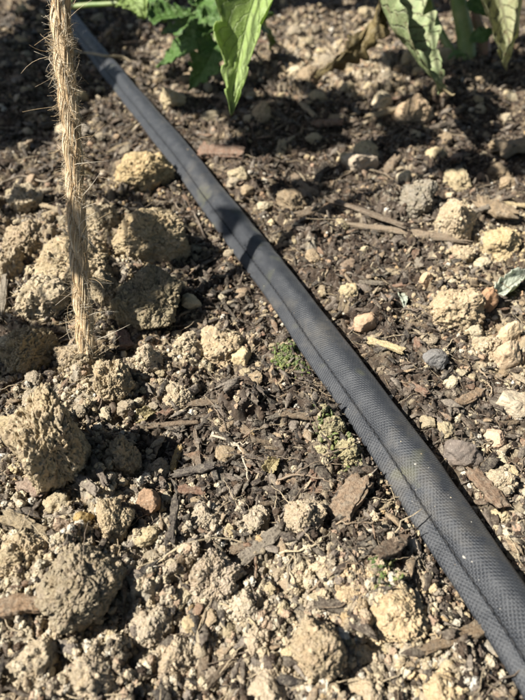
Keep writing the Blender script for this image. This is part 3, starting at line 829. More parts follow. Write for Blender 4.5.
def crumb_shape(seed):
    P, F = ICO[4]
    V = P * (1 + .28 * vnoise(P * 1.6 + seed, seed))[:, None]
    d1, _ = domes3(V, 3.0, seed + 3, .8); d2, _ = domes3(V, 6.5, seed + 9, .75)
    rs = np.random.default_rng(seed)
    for _ in range(9):
        nn = rs.normal(size=3); nn /= np.linalg.norm(nn); dd_ = V @ nn
        V = V - np.outer(np.maximum(dd_ - rs.uniform(.5, .85), 0) * .8, nn)
    V = V + P * (.20 * d1 + .14 * d2 - .15 + .16 * vnoise(V * 3.5 + seed, seed + 4) + .12 * vnoise(V * 7 + seed, seed + 5))[:, None]
    return np_mesh('crumb_shape', V / np.abs(V).max(), F)
def flake_shape(seed):
    me = chip_mesh(40 + seed, 11, 8, 1.8, .12, .85, .9)
    return me
def fibre_shape(seed):
    rs = np.random.default_rng(70 + seed)
    n = 14; t = np.linspace(-1, 1, n)
    P = np.stack([t, .35 * np.cumsum(rs.normal(size=n)) / n * 1.6, .12 * np.cumsum(rs.normal(size=n)) / n * 2 + .05], 1)
    V, F = tube(P, .022 * (1 - .5 * t ** 2), 5)
    return np_mesh('fibre_shape', V, F)
crumbs = crumb_collection('crumb_shapes', [crumb_shape(11 * i + 2) for i in range(14)], M_CRUMB)
flakes = crumb_collection('flake_shapes', [flake_shape(i) for i in range(14)], M_FLAKE)
fibres = crumb_collection('fibre_shapes', [fibre_shape(i) for i in range(12)], M_FLAKE)

def layer(n, y0, y1, power, rmin, rmax, prob, off):
    x, y = wedge(n, y0, y1, power)
    m = mineral(x, y)
    ok = (rng.random(n) < prob(m)) & (hose_dist(x, y) > .0095 + (.0012 if rmax > .003 else 0))
    x, y, m = x[ok], y[ok], m[ok]
    r = rmin * (rmax / rmin) ** (rng.random(len(x)) ** 2.3)
    r = r * (1 + np.clip((y - .25) * 2.2, 0, 1.2))
    z = gz_arr(x, y) + r * off
    return x, y, z, r, m

parts = []
x, y, z, r, m = layer(120000, .03, .75, 1.7, .00022, .0019, lambda m: .75 + .25 * m, .04)
n = len(x)
h1 = rng.random(n); ism = rng.random(n) < (.14 + .72 * m)
tint = np.where(ism[:, None], pick(PAL_MIN, h1), pick(PAL_ORG, h1)) * rng.uniform(.85, 1.15, (n, 1))
gk = (smooth(.19, .10, y) * .22 * ism)[:, None]; tint = tint * (1 - gk) + np.array((.46, .43, .36)) * gk
odd = rng.random(n) < .03
tint[odd] = np.array([(.36, .26, .19), (.58, .55, .48), (.38, .28, .16)])[rng.integers(0, 3, odd.sum())]
scl = r[:, None] * rng.uniform(.65, 1.0, (n, 3)) * 1.15
P0 = np.stack([x, y, z], 1)
for o in [o for o in scene.objects if o.name.split('.')[0] == 'soil_clod']:      # and on the big clods
    me = o.data; nv = len(me.vertices)
    co = np.empty(nv * 3, np.float32); me.vertices.foreach_get('co', co); co = co.reshape(-1, 3)
    R = np.array(Euler(o.rotation_euler).to_matrix()); sc = np.array(o.scale)
    k = int(min(420, 40 + sc[0] * sc[1] * 2.2e6))
    idx = rng.integers(0, nv, k); idx = idx[co[idx, 2] > -.2]
    W = (co[idx] * sc) @ R.T + np.array(o.location)
    rr = .0003 * (5.0 ** (rng.random(len(idx)) ** 2))
    base = np.array(o.color[:3])
    tt = base * rng.uniform(.8, 1.2, (len(idx), 1))
    k = int(30 + sc[0] * 9000); an = rng.uniform(0, 6.28, k); ra = rng.uniform(.75, 1.5, k)      # crumbled skirt at its foot
    X = o.location.x + np.cos(an) * sc[0] * ra; Y = o.location.y + np.sin(an) * sc[1] * ra
    okk = hose_dist(X, Y) > .0098; X, Y = X[okk], Y[okk]
    r2 = .0004 * (5.0 ** (rng.random(len(X)) ** 1.6))
    W = np.vstack([W, np.stack([X, Y, gz_arr(X, Y) + r2 * .1], 1)]); tt = np.vstack([tt, base * rng.uniform(.7, 1.15, (len(X), 1))]); rr = np.concatenate([rr, r2])
    P0 = np.vstack([P0, W]); tint = np.vstack([tint, tt]); scl = np.vstack([scl, rr[:, None] * rng.uniform(.6, 1., (len(W), 3))])
k = 3000; ii = rng.integers(0, len(HOSE) - 2, k); tg = HOSE[ii + 1] - HOSE[ii]; tg /= np.linalg.norm(tg, axis=1)[:, None]
side = rng.choice([-1, 1], k); off = np.where(side > 0, rng.uniform(.0070, .0105, k), rng.uniform(.0078, .0110, k)) * side
X = HOSE[ii, 0] - tg[:, 1] * off; Y = HOSE[ii, 1] + tg[:, 0] * off
r2 = .0003 * (6.0 ** (rng.random(k) ** 1.6))
bank = .0012 * smooth(.35, .65, .5 + .5 * vnoise2(X * 70, Y * 70, 91))
P0 = np.vstack([P0, np.stack([X, Y, gz_arr(X, Y) + bank * rng.random(k) + r2 * .2], 1)])
hh = rng.random(k); tint = np.vstack([tint, np.where((rng.random(k) < .45)[:, None], pick(PAL_MIN, hh), pick(PAL_ORG, hh))]); scl = np.vstack([scl, r2[:, None] * rng.uniform(.6, 1., (k, 3))])
tb = G(87, 357); an = rng.uniform(0, 6.28, 160); ra = rng.uniform(.0018, .0062, 160)                # earth heaped round the foot of the twine
X = tb[0] + np.cos(an) * ra; Y = tb[1] + np.sin(an) * ra; r2 = .0004 * (4.0 ** rng.random(160))
P0 = np.vstack([P0, np.stack([X, Y, gz_arr(X, Y) + .0016 * np.clip((.0062 - ra) / .004, 0, 1) + r2 * .2], 1)])
tint = np.vstack([tint, np.array((.36, .30, .2)) * rng.uniform(.4, 1.2, (160, 1))]); scl = np.vstack([scl, r2[:, None] * rng.uniform(.7, 1., (160, 3))])
n = len(P0)
scatter_stuff('soil_crumbs', P0, rng.uniform(0, 6.28, (n, 3)), scl, tint, crumbs, 'fine loose tan crumbs of earth over the whole bed', 'crumbs')

x, y, z, r, m = layer(60000, .03, .72, 1.7, .0006, .0037, lambda m: 1.02 - .85 * m, .12)
n = len(x)
tint = pick(PAL_ORG, rng.random(n)) * rng.uniform(.6, 1.35, (n, 1))
odd = rng.random(n) < .16
tint[odd] = np.array([(.30, .22, .14), (.38, .31, .21), (.22, .14, .09)])[rng.integers(0, 3, odd.sum())]
wd = r * rng.uniform(.14, .5, n) ** 1.0
scl = np.stack([r, wd, wd * rng.uniform(.3, .7, n)], 1)
rot = np.stack([rng.normal(0, .55, n), rng.normal(0, .45, n), rng.uniform(0, 6.28, n)], 1)
scatter_stuff('compost_flakes', np.stack([x, y, z + r * .1], 1), rot, scl, tint, flakes, 'dark brown shredded compost and bark flakes between the crumbs', 'compost')

x, y, z, r, m = layer(3600, .03, .6, 1.6, .003, .011, lambda m: .95 - .6 * m, .06)
n = len(x)
tint = np.array([(.36, .28, .18), (.48, .39, .26), (.13, .095, .07), (.22, .165, .115)])[rng.integers(0, 4, n)]
scl = np.stack([r, r, r * .8], 1)
rot = np.stack([rng.normal(0, .12, n), rng.normal(0, .16, n), rng.uniform(0, 6.28, n)], 1)
scatter_stuff('plant_fibres', np.stack([x, y, z + .0004], 1), rot, scl, tint, fibres, 'hair-thin dead roots and plant fibres lying over the soil', 'fibres')

# moss by the hose
mg = []
for px_, py_, rr, k in ((290, 352, 15, 420), (284, 362, 8, 160), (330, 426, 14, 200), (346, 452, 16, 220), (384, 575, 14, 120), (300, 368, 9, 100)):
    c = G(px_, py_); s = rr * depth_of(c) / FPX
    q = c[:2] + rng.normal(0, .5, (k, 2)) * s * [1, 1.2]
    mg.append(q)
q = np.vstack(mg); q = q[hose_dist(q[:, 0], q[:, 1]) > .0088]
n = len(q)
r = rng.uniform(.0004, .0011, n)
green = np.array([(.10, .17, .03), (.15, .22, .04), (.20, .22, .07), (.07, .12, .025)])[rng.integers(0, 4, n)]
scatter_stuff('moss', np.column_stack([q, gz_arr(q[:, 0], q[:, 1]) + r * .6]), np.stack([rng.normal(0, .9, n), rng.normal(0, .9, n), rng.uniform(0, 6.28, n)], 1),
              np.stack([r, r * .45, r * .3], 1), green, flakes, 'bright green moss specks along the seam of the hose', 'moss')

# ------------------------------------------------------------------ the hose
def fabric_mat():
    m, nt, bs = new_mat('black_woven_fabric')
    uv = node(nt, 'ShaderNodeUVMap'); sp = node(nt, 'ShaderNodeSeparateXYZ'); nt.links.new(uv.outputs[0], sp.inputs[0])
    def mth(op, a, b=None):
        n = node(nt, 'ShaderNodeMath', operation=op)
        for k, v in enumerate((a, b)):
            if v is None: continue
            if isinstance(v, (int, float)): n.inputs[k].default_value = v
            else: nt.links.new(v, n.inputs[k])
        return n.outputs[0]
    wob = noise_mm(nt, .6, 2, .5)
    jit = mth('MULTIPLY', mth('SUBTRACT', wob.outputs[0], .5), 1.8)
    # uv in millimetres: u across, v along; a slanted two-up weave
    p = math.pi / .43
    a = mth('ADD', mth('MULTIPLY', sp.outputs[0], p * .8), mth('MULTIPLY', sp.outputs[1], p * .5))
    b = mth('SUBTRACT', mth('MULTIPLY', sp.outputs[1], p * .85), mth('MULTIPLY', sp.outputs[0], p * .42))
    sa = mth('SINE', mth('ADD', a, jit)); sb = mth('SINE', mth('ADD', b, jit))
    w = mth('ADD', mth('MULTIPLY', mth('MULTIPLY', sa, sb), .5), .5)
    ribs = mth('ADD', mth('MULTIPLY', sb, .5), .5)
    clog = mapr(nt, noise_mm(nt, .12, 4, .65).outputs[0], .35, .65, .35, 1.0)
    hgt = mth('ADD', mth('MULTIPLY', w, .5), mth('MULTIPLY', ribs, .5))
    hgt = mth('ADD', mth('MULTIPLY', mth('SUBTRACT', hgt, .5), clog), .5)
    hgt = mth('ADD', hgt, mth('MULTIPLY', mth('SUBTRACT', noise_mm(nt, 2.2, 3, .7).outputs[0], .5), .5))
    n1 = noise_mm(nt, .09, 4, .6); n2 = noise_mm(nt, .9, 4, .7); n3 = noise_mm(nt, .22, 4, .65)
    base = mixc(nt, hgt, (.003, .0035, .0048), (.023, .0265, .033))
    base = mixc(nt, mapr(nt, n1.outputs[0], .35, .7, 0, .35), base, mixc(nt, 1.0, base, (1.8, 1.75, 1.65), 'MULTIPLY'))
    dust = mth('MULTIPLY', mapr(nt, n3.outputs[0], .38, .70, 0, .6), mapr(nt, hgt, .1, .8, .15, 1))
    base = mixc(nt, dust, base, (.060, .062, .064))
    sm = noise_mm(nt, .035, 5, .7)
    base = mixc(nt, mapr(nt, sm.outputs[0], .54, .70, 0, .45), base, (.12, .105, .08))
    base = mixc(nt, mapr(nt, n2.outputs[0], .70, .78, 0, .6), base, (.27, .25, .21))
    alg = noise_mm(nt, .05, 3, .6)
    base = mixc(nt, mapr(nt, alg.outputs[0], .60, .72, 0, .35), base, (.13, .13, .05))
    nt.links.new(base, bs.inputs['Base Color'])
    bs.inputs['Roughness'].default_value = .55
    bs.inputs['Specular IOR Level'].default_value = .45
    bs.inputs['Sheen Weight'].default_value = .06
    bump(nt, bs, hgt, .00024, .9)
    return m
M_HOSE = fabric_mat()
M_THREAD, nt_, bs_ = new_mat('black_thread'); bs_.inputs['Base Color'].default_value = (.012, .012, .013, 1); bs_.inputs['Roughness'].default_value = .7

def sweep(profile, n_long, wob):
    """profile [(across, up)] in metres swept along the hose; returns V, F, UV in mm"""
    pr = np.asarray(profile, float); k = len(pr)
    idx = np.linspace(0, len(HOSE) - 1, n_long)
    C_ = np.stack([np.interp(idx, np.arange(len(HOSE)), HOSE[:, j]) for j in range(3)], 1)
    T = np.gradient(C_, axis=0); T /= np.linalg.norm(T, axis=1)[:, None]
    S = np.stack([-T[:, 1], T[:, 0], 0 * T[:, 0]], 1)             # across, towards the far side of the hose
    s = np.concatenate([[0], np.cumsum(np.linalg.norm(np.diff(C_, axis=0), axis=1))])
    q = np.stack([s * 28, np.zeros(n_long), np.zeros(n_long)], 1)
    zoff = .0008 * vnoise(q * .5, 3) + .0004
    wsc = 1 + .045 * vnoise(q, 4); hsc = 1 + .07 * vnoise(q * 1.3, 5)
    A = pr[None, :, 0] * wsc[:, None]; B = pr[None, :, 1] * hsc[:, None]
    g = np.stack([np.repeat(s * 160, k), np.tile(pr[:, 0] * 260, n_long), np.tile(pr[:, 1] * 260, n_long)], 1)
    w = (vnoise(g, 6) * wob * .00030).reshape(n_long, k) * np.clip(pr[None, :, 1] / .004, 0, 1)
    V = C_[:, None, :] + A[..., None] * S[:, None, :]
    V[..., 2] += B + w + zoff[:, None]
    ar = np.concatenate([[0], np.cumsum(np.hypot(*np.diff(pr, axis=0).T))]) * 1000
    UV = np.stack([np.tile(ar, n_long), np.repeat(s * 1000, k)], 1)
    return V.reshape(-1, 3), grid_faces(n_long, k, True), UV, C_, S, s, zoff, wsc, hsc

mm = .001
tube_pr = catmull([(-4.2 * mm, 1.6 * mm), (-4.45 * mm, 3.9 * mm), (-4.40 * mm, 5.0 * mm), (-3.7 * mm, 6.1 * mm), (-2.4 * mm, 7.4 * mm), (-.4 * mm, 8.6 * mm), (2.0 * mm, 9.1 * mm), (4.7 * mm, 8.5 * mm), (6.7 * mm, 6.7 * mm), (7.7 * mm, 4.2 * mm), (7.2 * mm, 1.9 * mm), (4.5 * mm, .5 * mm), (0, .25 * mm), (-3.0 * mm, .6 * mm)], 56)
hem_pr = catmull([(-3.9 * mm, 2.2 * mm), (-4.50 * mm, 4.2 * mm), (-4.62 * mm, 5.0 * mm), (-5.0 * mm, 5.15 * mm), (-6.2 * mm, 4.4 * mm), (-7.6 * mm, 3.3 * mm), (-8.4 * mm, 2.3 * mm), (-8.1 * mm, 1.6 * mm), (-6.5 * mm, 1.5 * mm), (-4.6 * mm, 1.4 * mm)], 30)
PRX = [-.0084, -.0076, -.0062, -.0050, -.0044, -.0037, -.0024, -.0004, .002, .0047, .0067]
PRZ = [.0023, .0033, .0044, .0051, .0051, .0061, .0074, .0086, .0091, .0085, .0067]
hose = link('soaker_hose', None)
hose.location = (0, 0, 0)
tag(hose, 'black woven fabric soaker hose with stitched seam crossing the soil diagonally', 'hose')
V, F, UV, C_, S_, s_, zo, ws, hs = sweep(tube_pr, 760, 1.0)
link('tube', np_mesh('hose_tube', V, F, True, None, UV), M_HOSE, hose)
V, F, UV, *_ = sweep(hem_pr, 760, .6)
UV[:, 0] += 40
hem = link('seam_hem', np_mesh('hose_hem', V, F, True, None, UV), M_HOSE, hose)
hem['label'] = 'flat stitched hem along the side of the hose'
J = Joiner()
pos = 0.0
while pos < s_[-1] - .003:
    t = np.linspace(pos, pos + .0021, 6)
    i = np.interp(t, s_, np.arange(len(s_)))
    ii = i.astype(int)
    c = np.stack([np.interp(t, s_, C_[:, j]) for j in range(3)], 1)
    arch = np.sin(np.linspace(0, np.pi, 6)) * .00028
    across = -.00452 + np.random.default_rng(int(pos * 1e5)).normal(0, .00006)
    P = c + S_[ii] * (across * ws[ii])[:, None]
    P[:, 2] += .0049 * hs[ii] + zo[ii] + arch
    J.add(*tube(P, .00027, 5))
    pos += .0027
st = link('stitching', J.mesh('stitching'), M_THREAD, hose)
st['kind'] = 'stuff'
# crumbs of dry soil stuck on the hose
pts, sc_ = [], []
for k in range(70):
    i = int(rng.integers(60, 740)); a = float(rng.uniform(-.0075, .0065))
    if k < 6: a = float(rng.uniform(-.002, .004))
    prof = np.interp(a, PRX, PRZ)
    p = C_[i] + S_[i] * a * ws[i]
    r = float(rng.uniform(.00012, .00032)) if k > 5 else float(rng.uniform(.00035, .0005))
    pts.append((p[0], p[1], prof * hs[i] + zo[i] + r * .15)); sc_.append((r, r * .8, r * .5))
for (u, v, r) in ((427, 461, .0007), (415, 465, .0005), (444, 470, .00045), (401, 500, .0004), (466, 553, .0006), (188, 152, .0012), (193, 158, .0009)):
    p = on_plane(u, v, .0088); i = int(np.argmin(np.hypot(*(C_[:, :2] - p[:2]).T)))
    a = float((p[:2] - C_[i, :2]) @ S_[i, :2]); 
    prof = np.interp(a, PRX, PRZ)
    pts.append((p[0], p[1], prof * hs[i] + zo[i])); sc_.append((r, r * .7, r * .45))
n = len(pts)
scatter_stuff('hose_crumbs', np.array(pts), np.stack([rng.normal(0, .2, n), rng.normal(0, .2, n), rng.uniform(0, 6.28, n)], 1), np.array(sc_),
              np.array([(.5, .45, .35), (.6, .57, .5), (.3, .25, .18)])[rng.integers(0, 3, n)], crumbs, 'pale specks of dry earth stuck on the black hose', 'crumbs')

# ------------------------------------------------------------------ the jute twine
def fibre_mat(name, rough=.65, trans=.25):
    m, nt, bs = new_mat(name)
    a = node(nt, 'ShaderNodeAttribute', attribute_name='tint')
    n1 = noise_mm(nt, .7, 3, .6)
    nt.links.new(mixc(nt, 1.0, a.outputs['Color'], mixc(nt, n1.outputs[0], (.6, .58, .55), (1.35, 1.35, 1.35)), 'MULTIPLY'), bs.inputs['Base Color'])
    bs.inputs['Roughness'].default_value = rough
    bs.inputs['Specular IOR Level'].default_value = .4
    return m
M_JUTE = fibre_mat('jute_fibre')
base = G(88, 358)
tw_px = [(60, -1, .193), (64, 60, .196), (70, 115, .199), (75, 180, .202), (78, 240, .204), (82, 300, .2055), (86, 340, None)]
tp = [base + np.array([0.0006, 0, -.006]), base]
d0 = depth_of(base)
for (u, v, dd) in reversed(tw_px[:-1]):
    tp.append(at_depth(u, v, dd * d0 / .2065))
top_dir = tp[-1] - tp[-2]; top_dir /= np.linalg.norm(top_dir)
for k in range(1, 4): tp.append(tp[-1] + top_dir * .06 + np.array([.002, 0, .01]) * k)
TW = catmull(tp, 300)
T, S, U = frames(TW)
arc = np.concatenate([[0], np.cumsum(np.linalg.norm(np.diff(TW, axis=0), axis=1))])
twine = link('jute_twine', None); twine.location = base
tag(twine, 'hairy brown jute twine rising out of the soil beside the hose', 'twine')
TWR = .00175
jut = [(.57, .42, .24), (.49, .34, .18), (.64, .50, .31), (.40, .27, .14), (.68, .57, .39)]
for k in range(3):
    J = Joiner()
    rs = np.random.default_rng(30 + k)
    ph = 2 * np.pi * k / 3 + arc * 2 * np.pi / .040
    ctr = TW + TWR * .85 * (np.cos(ph)[:, None] * S + np.sin(ph)[:, None] * U)
    V, F = tube(ctr, TWR * .98, 14, .06); J.add(V, F, np.array((.50, .37, .22)))
    for j in range(44):
        rr = TWR * (.86 + .20 * rs.random()); p0 = rs.uniform(0, 6.28)
        a = p0 - arc * 2 * np.pi / .042 * rs.uniform(.7, 1.3)
        wob = .00028 * vnoise(np.stack([arc * 200, np.full(len(arc), j * 3.1), np.full(len(arc), k * 7.)], 1), 12)
        P = ctr + (rr + wob)[:, None] * (np.cos(a)[:, None] * S + np.sin(a)[:, None] * U)
        V, F = tube(P, .00022 * rs.uniform(.5, 1.25), 4)
        J.add(V, F, np.array(jut[rs.integers(0, 5)]) * rs.uniform(.8, 1.15))
    me = J.mesh('twine_strand')
    o = link('strand', me, M_JUTE, twine); o.matrix_parent_inverse = Matrix.Translation(-Vector(base))
J = Joiner()
rs = np.random.default_rng(77)
vis = int(np.searchsorted(arc, arc[-1] * .62))
for j in range(4600):
    i = int(rs.integers(14, len(arc) - 70)); a = rs.uniform(0, 6.28)
    big = j < 190
    L = rs.uniform(.006, .016) if big else rs.uniform(.0015, .0048)
    out = np.cos(a) * S[i] + np.sin(a) * U[i]
    dirv = out * rs.uniform(.25, 1.0) + T[i] * rs.normal(0, .8) + rs.normal(size=3) * .25
    dirv /= np.linalg.norm(dirv)
    p = TW[i] + out * TWR * 1.5
    n = 6; P = [p]
    curl = rs.normal(size=3) * (.24 if big else .45)
    for q in range(n - 1):
        dirv = dirv + curl + np.array([0, 0, -.03]); dirv /= np.linalg.norm(dirv)
        P.append(P[-1] + dirv * L / (n - 1))
    rad = rs.uniform(.00006, .00011) if big else rs.uniform(.00003, .00007)
    V, F = tube(np.array(P), rad * np.linspace(1, .4, n), 4)
    J.add(V, F, np.array([(.62, .50, .34), (.70, .62, .48), (.5, .37, .21)][rs.integers(0, 3)]))
o = link('loose_fibres', J.mesh('twine_fuzz'), M_JUTE, twine); o.matrix_parent_inverse = Matrix.Translation(-Vector(base)); o['kind'] = 'stuff'

# ------------------------------------------------------------------ plants
def leaf_mat(name, colour, vein, blotch=0.0, blotch_col=(.16, .12, .06), pale=(.4, .42, .22), pale_amt=.2, trans=.35):
    m, nt, bs = new_mat(name)
    uv = node(nt, 'ShaderNodeUVMap'); sp = node(nt, 'ShaderNodeSeparateXYZ'); nt.links.new(uv.outputs[0], sp.inputs[0])
    def mth(op, a, b=None):
        n = node(nt, 'ShaderNodeMath', operation=op)
        for k, v in enumerate((a, b)):
            if v is None: continue
            if isinstance(v, (int, float)): n.inputs[k].default_value = v
            else: nt.links.new(v, n.inputs[k])
        return n.outputs[0]
    ax = mth('ABSOLUTE', sp.outputs[0])
    nz = noise_mm(nt, .25, 3, .6); nf = noise_mm(nt, .9, 3, .6); nb = noise_mm(nt, .16, 4, .65)
    side = mth('SUBTRACT', mth('MULTIPLY', sp.outputs[1], 9.0), mth('MULTIPLY', ax, 3.2))
    side = mth('ADD', side, mth('MULTIPLY', nz.outputs[0], .6))
    tri = mth('ABSOLUTE', mth('SUBTRACT', mth('FRACT', side), .5))
    v1 = mapr(nt, tri, 0, .09, 1, 0); v2 = mapr(nt, ax, 0, .06, 1, 0)
    veins = mth('MAXIMUM', v1, v2)
    base = mixc(nt, nf.outputs[0], tuple(c * .75 for c in colour), tuple(min(1, c * 1.3) for c in colour))
    base = mixc(nt, mapr(nt, nz.outputs[0], .45, .7, 0, pale_amt), base, pale)
    if blotch:
        base = mixc(nt, mapr(nt, nb.outputs[0], .56, .64, 0, blotch), base, blotch_col)
    base = mixc(nt, mth('MULTIPLY', veins, .6), base, vein)
    nt.links.new(base, bs.inputs['Base Color'])
    bs.inputs['Roughness'].default_value = .5
    bs.inputs['Specular IOR Level'].default_value = .35
    bump(nt, bs, mth('ADD', mth('MULTIPLY', veins, -.7), mth('MULTIPLY', nf.outputs[0], .5)), .0011, .9)
    tr = node(nt, 'ShaderNodeBsdfTranslucent'); nt.links.new(mixc(nt, 1.0, base, (1.3, 1.4, .7), 'MULTIPLY'), tr.inputs[0])
    ms = node(nt, 'ShaderNodeMixShader'); ms.inputs[0].default_value = trans
    out = nt.nodes['Material Output']
    nt.links.new(bs.outputs[0], ms.inputs[1]); nt.links.new(tr.outputs[0], ms.inputs[2]); nt.links.new(ms.outputs[0], out.inputs[0])
    return m
M_LEAF = leaf_mat('green_leaf', (.085, .17, .035), (.16, .26, .08), trans=.22)
M_LEAFP = leaf_mat('pale_green_leaf', (.30, .40, .12), (.42, .50, .25), .0, pale=(.42, .50, .22), pale_amt=.7, trans=.38)
M_WILT = leaf_mat('mottled_leaf', (.30, .36, .17), (.10, .08, .06), .75, (.20, .165, .09), (.54, .52, .32), .6, .3)
M_WILT2 = leaf_mat('blighted_leaf', (.30, .31, .16), (.09, .065, .045), .8, (.20, .14, .075), (.46, .42, .25), .6, .3)
M_DRY = leaf_mat('dry_leaf', (.36, .29, .15), (.20, .15, .08), .5, (.20, .14, .07), (.48, .41, .23), .5, .2)
M_DEAD = leaf_mat('bleached_leaf', (.50, .53, .43), (.40, .40, .30), .25, (.32, .26, .15), (.62, .62, .52), .5, .25)

def stem_mat(name, a, b):
    m, nt, bs = new_mat(name)
    n1 = noise_mm(nt, .05, 3, .6); n2 = noise_mm(nt, .5, 3, .6)
    c = mixc(nt, mapr(nt, n1.outputs[0], .4, .62, 0, 1), a, b)
    c = mixc(nt, 1.0, c, mixc(nt, n2.outputs[0], (.7, .7, .7), (1.3, 1.3, 1.3)), 'MULTIPLY')
    nt.links.new(c, bs.inputs['Base Color']); bs.inputs['Roughness'].default_value = .5
    bump(nt, bs, n2.outputs[0], .0005, .6)
    return m
M_STEM = stem_mat('green_stem', (.13, .20, .05), (.22, .26, .09))
M_STEMR = stem_mat('reddish_stem', (.30, .13, .10), (.24, .20, .10))

def leaf_part(parent, mat, mid, halfw, normal, fold=.35, serr=.12, teeth=8, twist=0.0, crumple=.1, seed=0, shape=.75, curl=0.0, name='leaf', label=None, top=.04, res=(64, 21)):
    mid = np.asarray(mid, float); n, m = res
    M = catmull(mid, n)
    T = np.gradient(M, axis=0); T /= np.linalg.norm(T, axis=1)[:, None]
    N = np.asarray(normal, float); N = N / np.linalg.norm(N)
    S = np.cross(T, N); S /= np.linalg.norm(S, axis=1)[:, None]
    N2 = np.cross(S, T)
    t = np.linspace(0, 1, n)
    tw = twist * t
    S, N2 = S * np.cos(tw)[:, None] + N2 * np.sin(tw)[:, None], N2 * np.cos(tw)[:, None] - S * np.sin(tw)[:, None]
    w = halfw * (np.sin(np.pi * np.clip(t * .97 + .03, 0, 1) ** shape) ** .85 * (1 - .12 * t) + top * (1 - t))
    saw = (t * teeth + .35 * vnoise(np.stack([t * teeth * .7, np.full(n, seed * 1.3), np.zeros(n)], 1), 17)) % 1.0
    w = w * (1 - serr + serr * 2 * (1 - np.abs(saw - .3) / .7)) + 1e-5
    s = np.linspace(-1, 1, m)
    A = w[:, None] * s[None, :]
    ang = fold + curl * np.abs(s)[None, :]
    g = np.stack([np.repeat(t * 7, m), np.tile(s * 3, n), np.full(n * m, seed * 3.7)], 1)
    cr = (vnoise(g, seed) * .6 + vnoise(g * 2.3, seed + 1) * .4).reshape(n, m) * crumple * halfw * (.35 + np.abs(s)[None, :])
    rip = vnoise(np.stack([np.repeat(t * teeth * .9, m), np.tile(np.sign(s) * 4, n), np.full(n * m, seed * 2.1)], 1), seed + 5).reshape(n, m) * (np.abs(s) ** 2)[None, :] * halfw * crumple * .8
    V = M[:, None, :] + (A * np.cos(ang))[..., None] * S[:, None, :] + (np.abs(A) * np.sin(ang) + cr + rip)[..., None] * N2[:, None, :]
    UV = np.stack([np.tile(s, n), np.repeat(t, m)], 1)
    me = np_mesh('leaf_blade', V.reshape(-1, 3), grid_faces(n, m), True, None, UV)
    o = link(name, me, mat, parent)
    if parent is not None: o.matrix_parent_inverse = Matrix.Translation(-parent.location)
    md = o.modifiers.new('thickness', 'SOLIDIFY'); md.thickness = .00035
    if label: o['label'] = label
    return o
def stalk_part(parent, mat, pts, r0, r1, name='stem', n=40, label=None):
    P = catmull(np.asarray(pts, float), n)
    V, F = tube(P, np.linspace(r0, r1, n), 12, .06)
    o = link(name, np_mesh('stalk', V, F), mat, parent)
    o.matrix_parent_inverse = Matrix.Translation(-parent.location)
    if label: o['label'] = label
    return o
D = at_depth

# plant with the wilted leaves, its stem standing in the upper corner
pb = G(474, 60)
plant = link('tomato_plant', None); plant.location = pb
tag(plant, 'wilting tomato plant with green and reddish stems and blotched hanging leaves', 'plant')
dd = depth_of(pb)
sA = [pb + [-.004, 0, -.01], D(466, 40, dd), D(460, 10, dd * .985), D(452, -40, dd * .96), D(430, -160, dd * .9), D(400, -330, dd * .80)]
stalk_part(plant, M_STEM, sA, .0078, .0045, 'stem')
stalk_part(plant, M_STEMR, [pb + [.012, .004, -.01], D(484, 40, dd * 1.01), D(476, 12, dd), D(492, -25, dd * .98), D(520, -90, dd * .95)], .0050, .003, 'stem', label='reddish side stem')
stalk_part(plant, M_STEM, [pb + [-.010, .002, -.008], D(446, 42, dd * 1.02), D(434, 16, dd * 1.02), D(424, -20, dd)], .0042, .002, 'stem')
cam_dir = np.array([0, -CT, ST])
# mottled hanging leaf
leaf_part(plant, M_WILT, [D(372, -34, .335), D(386, 0, .33), D(398, 30, .325), D(413, 56, .32), D(428, 74, .318), D(443, 91, .322)], .0165, cam_dir + [.25, 0, .1], .36, .13, 7, .5, .36, 3, .62, .5, label='mottled yellow-green wilted leaf with dark veins', top=.5)
stalk_part(plant, M_DRY, [D(440, 87, .321), D(446, 91, .320), D(452, 95, .319), D(455, 94, .318)], .0008, .0005, 'leaf_tip', 12)
leaf_part(plant, M_LEAFP, [D(402, -30, .35), D(412, -5, .35), D(420, 12, .35), D(430, 30, .352)], .012, cam_dir + [-.5, 0, .2], .3, .1, 6, -.3, .2, 9, .7, .3, top=.4)
# blighted leaf in the corner
leaf_part(plant, M_WILT2, [D(488, -44, .36), D(497, -10, .355), D(505, 20, .35), D(509, 46, .345), D(506, 70, .345)], .0185, cam_dir + [-.25, 0, .25], .4, .12, 6, -.5, .42, 12, .7, .7, label='yellowish blighted leaf with brown patches', top=.5)
leaf_part(plant, M_WILT2, [D(505, -50, .37), D(525, -15, .37), D(538, 15, .365), D(545, 50, .36)], .020, cam_dir + [.4, 0, .2], .3, .1, 6, .4, .28, 15, .7, .4, top=.5)
# shrivelled brown leaf
M_DRY2 = leaf_mat('shrivelled_leaf', (.17, .125, .05), (.09, .065, .03), .5, (.10, .07, .03), (.30, .24, .11), .5, .15)
DP = [D(392, -30, .37), D(379, 6, .365), D(366, 28, .36), D(352, 47, .36), D(335, 62, .362), D(316, 78, .365)]
leaf_part(plant, M_DRY2, DP, .0098, cam_dir + [.1, .2, .3], .55, .3, 11, 4.2, .6, 21, .55, .5, label='shrivelled twisted brown leaf', top=.4)
leaf_part(plant, M_DRY2, [p + np.array([.0012, -.001, .0008]) for p in DP[:-1]], .0080, (.8, .3, .6), .7, .3, 9, 4.6, .6, 22, .55, .6, label='second shrivelled brown blade', top=.4)
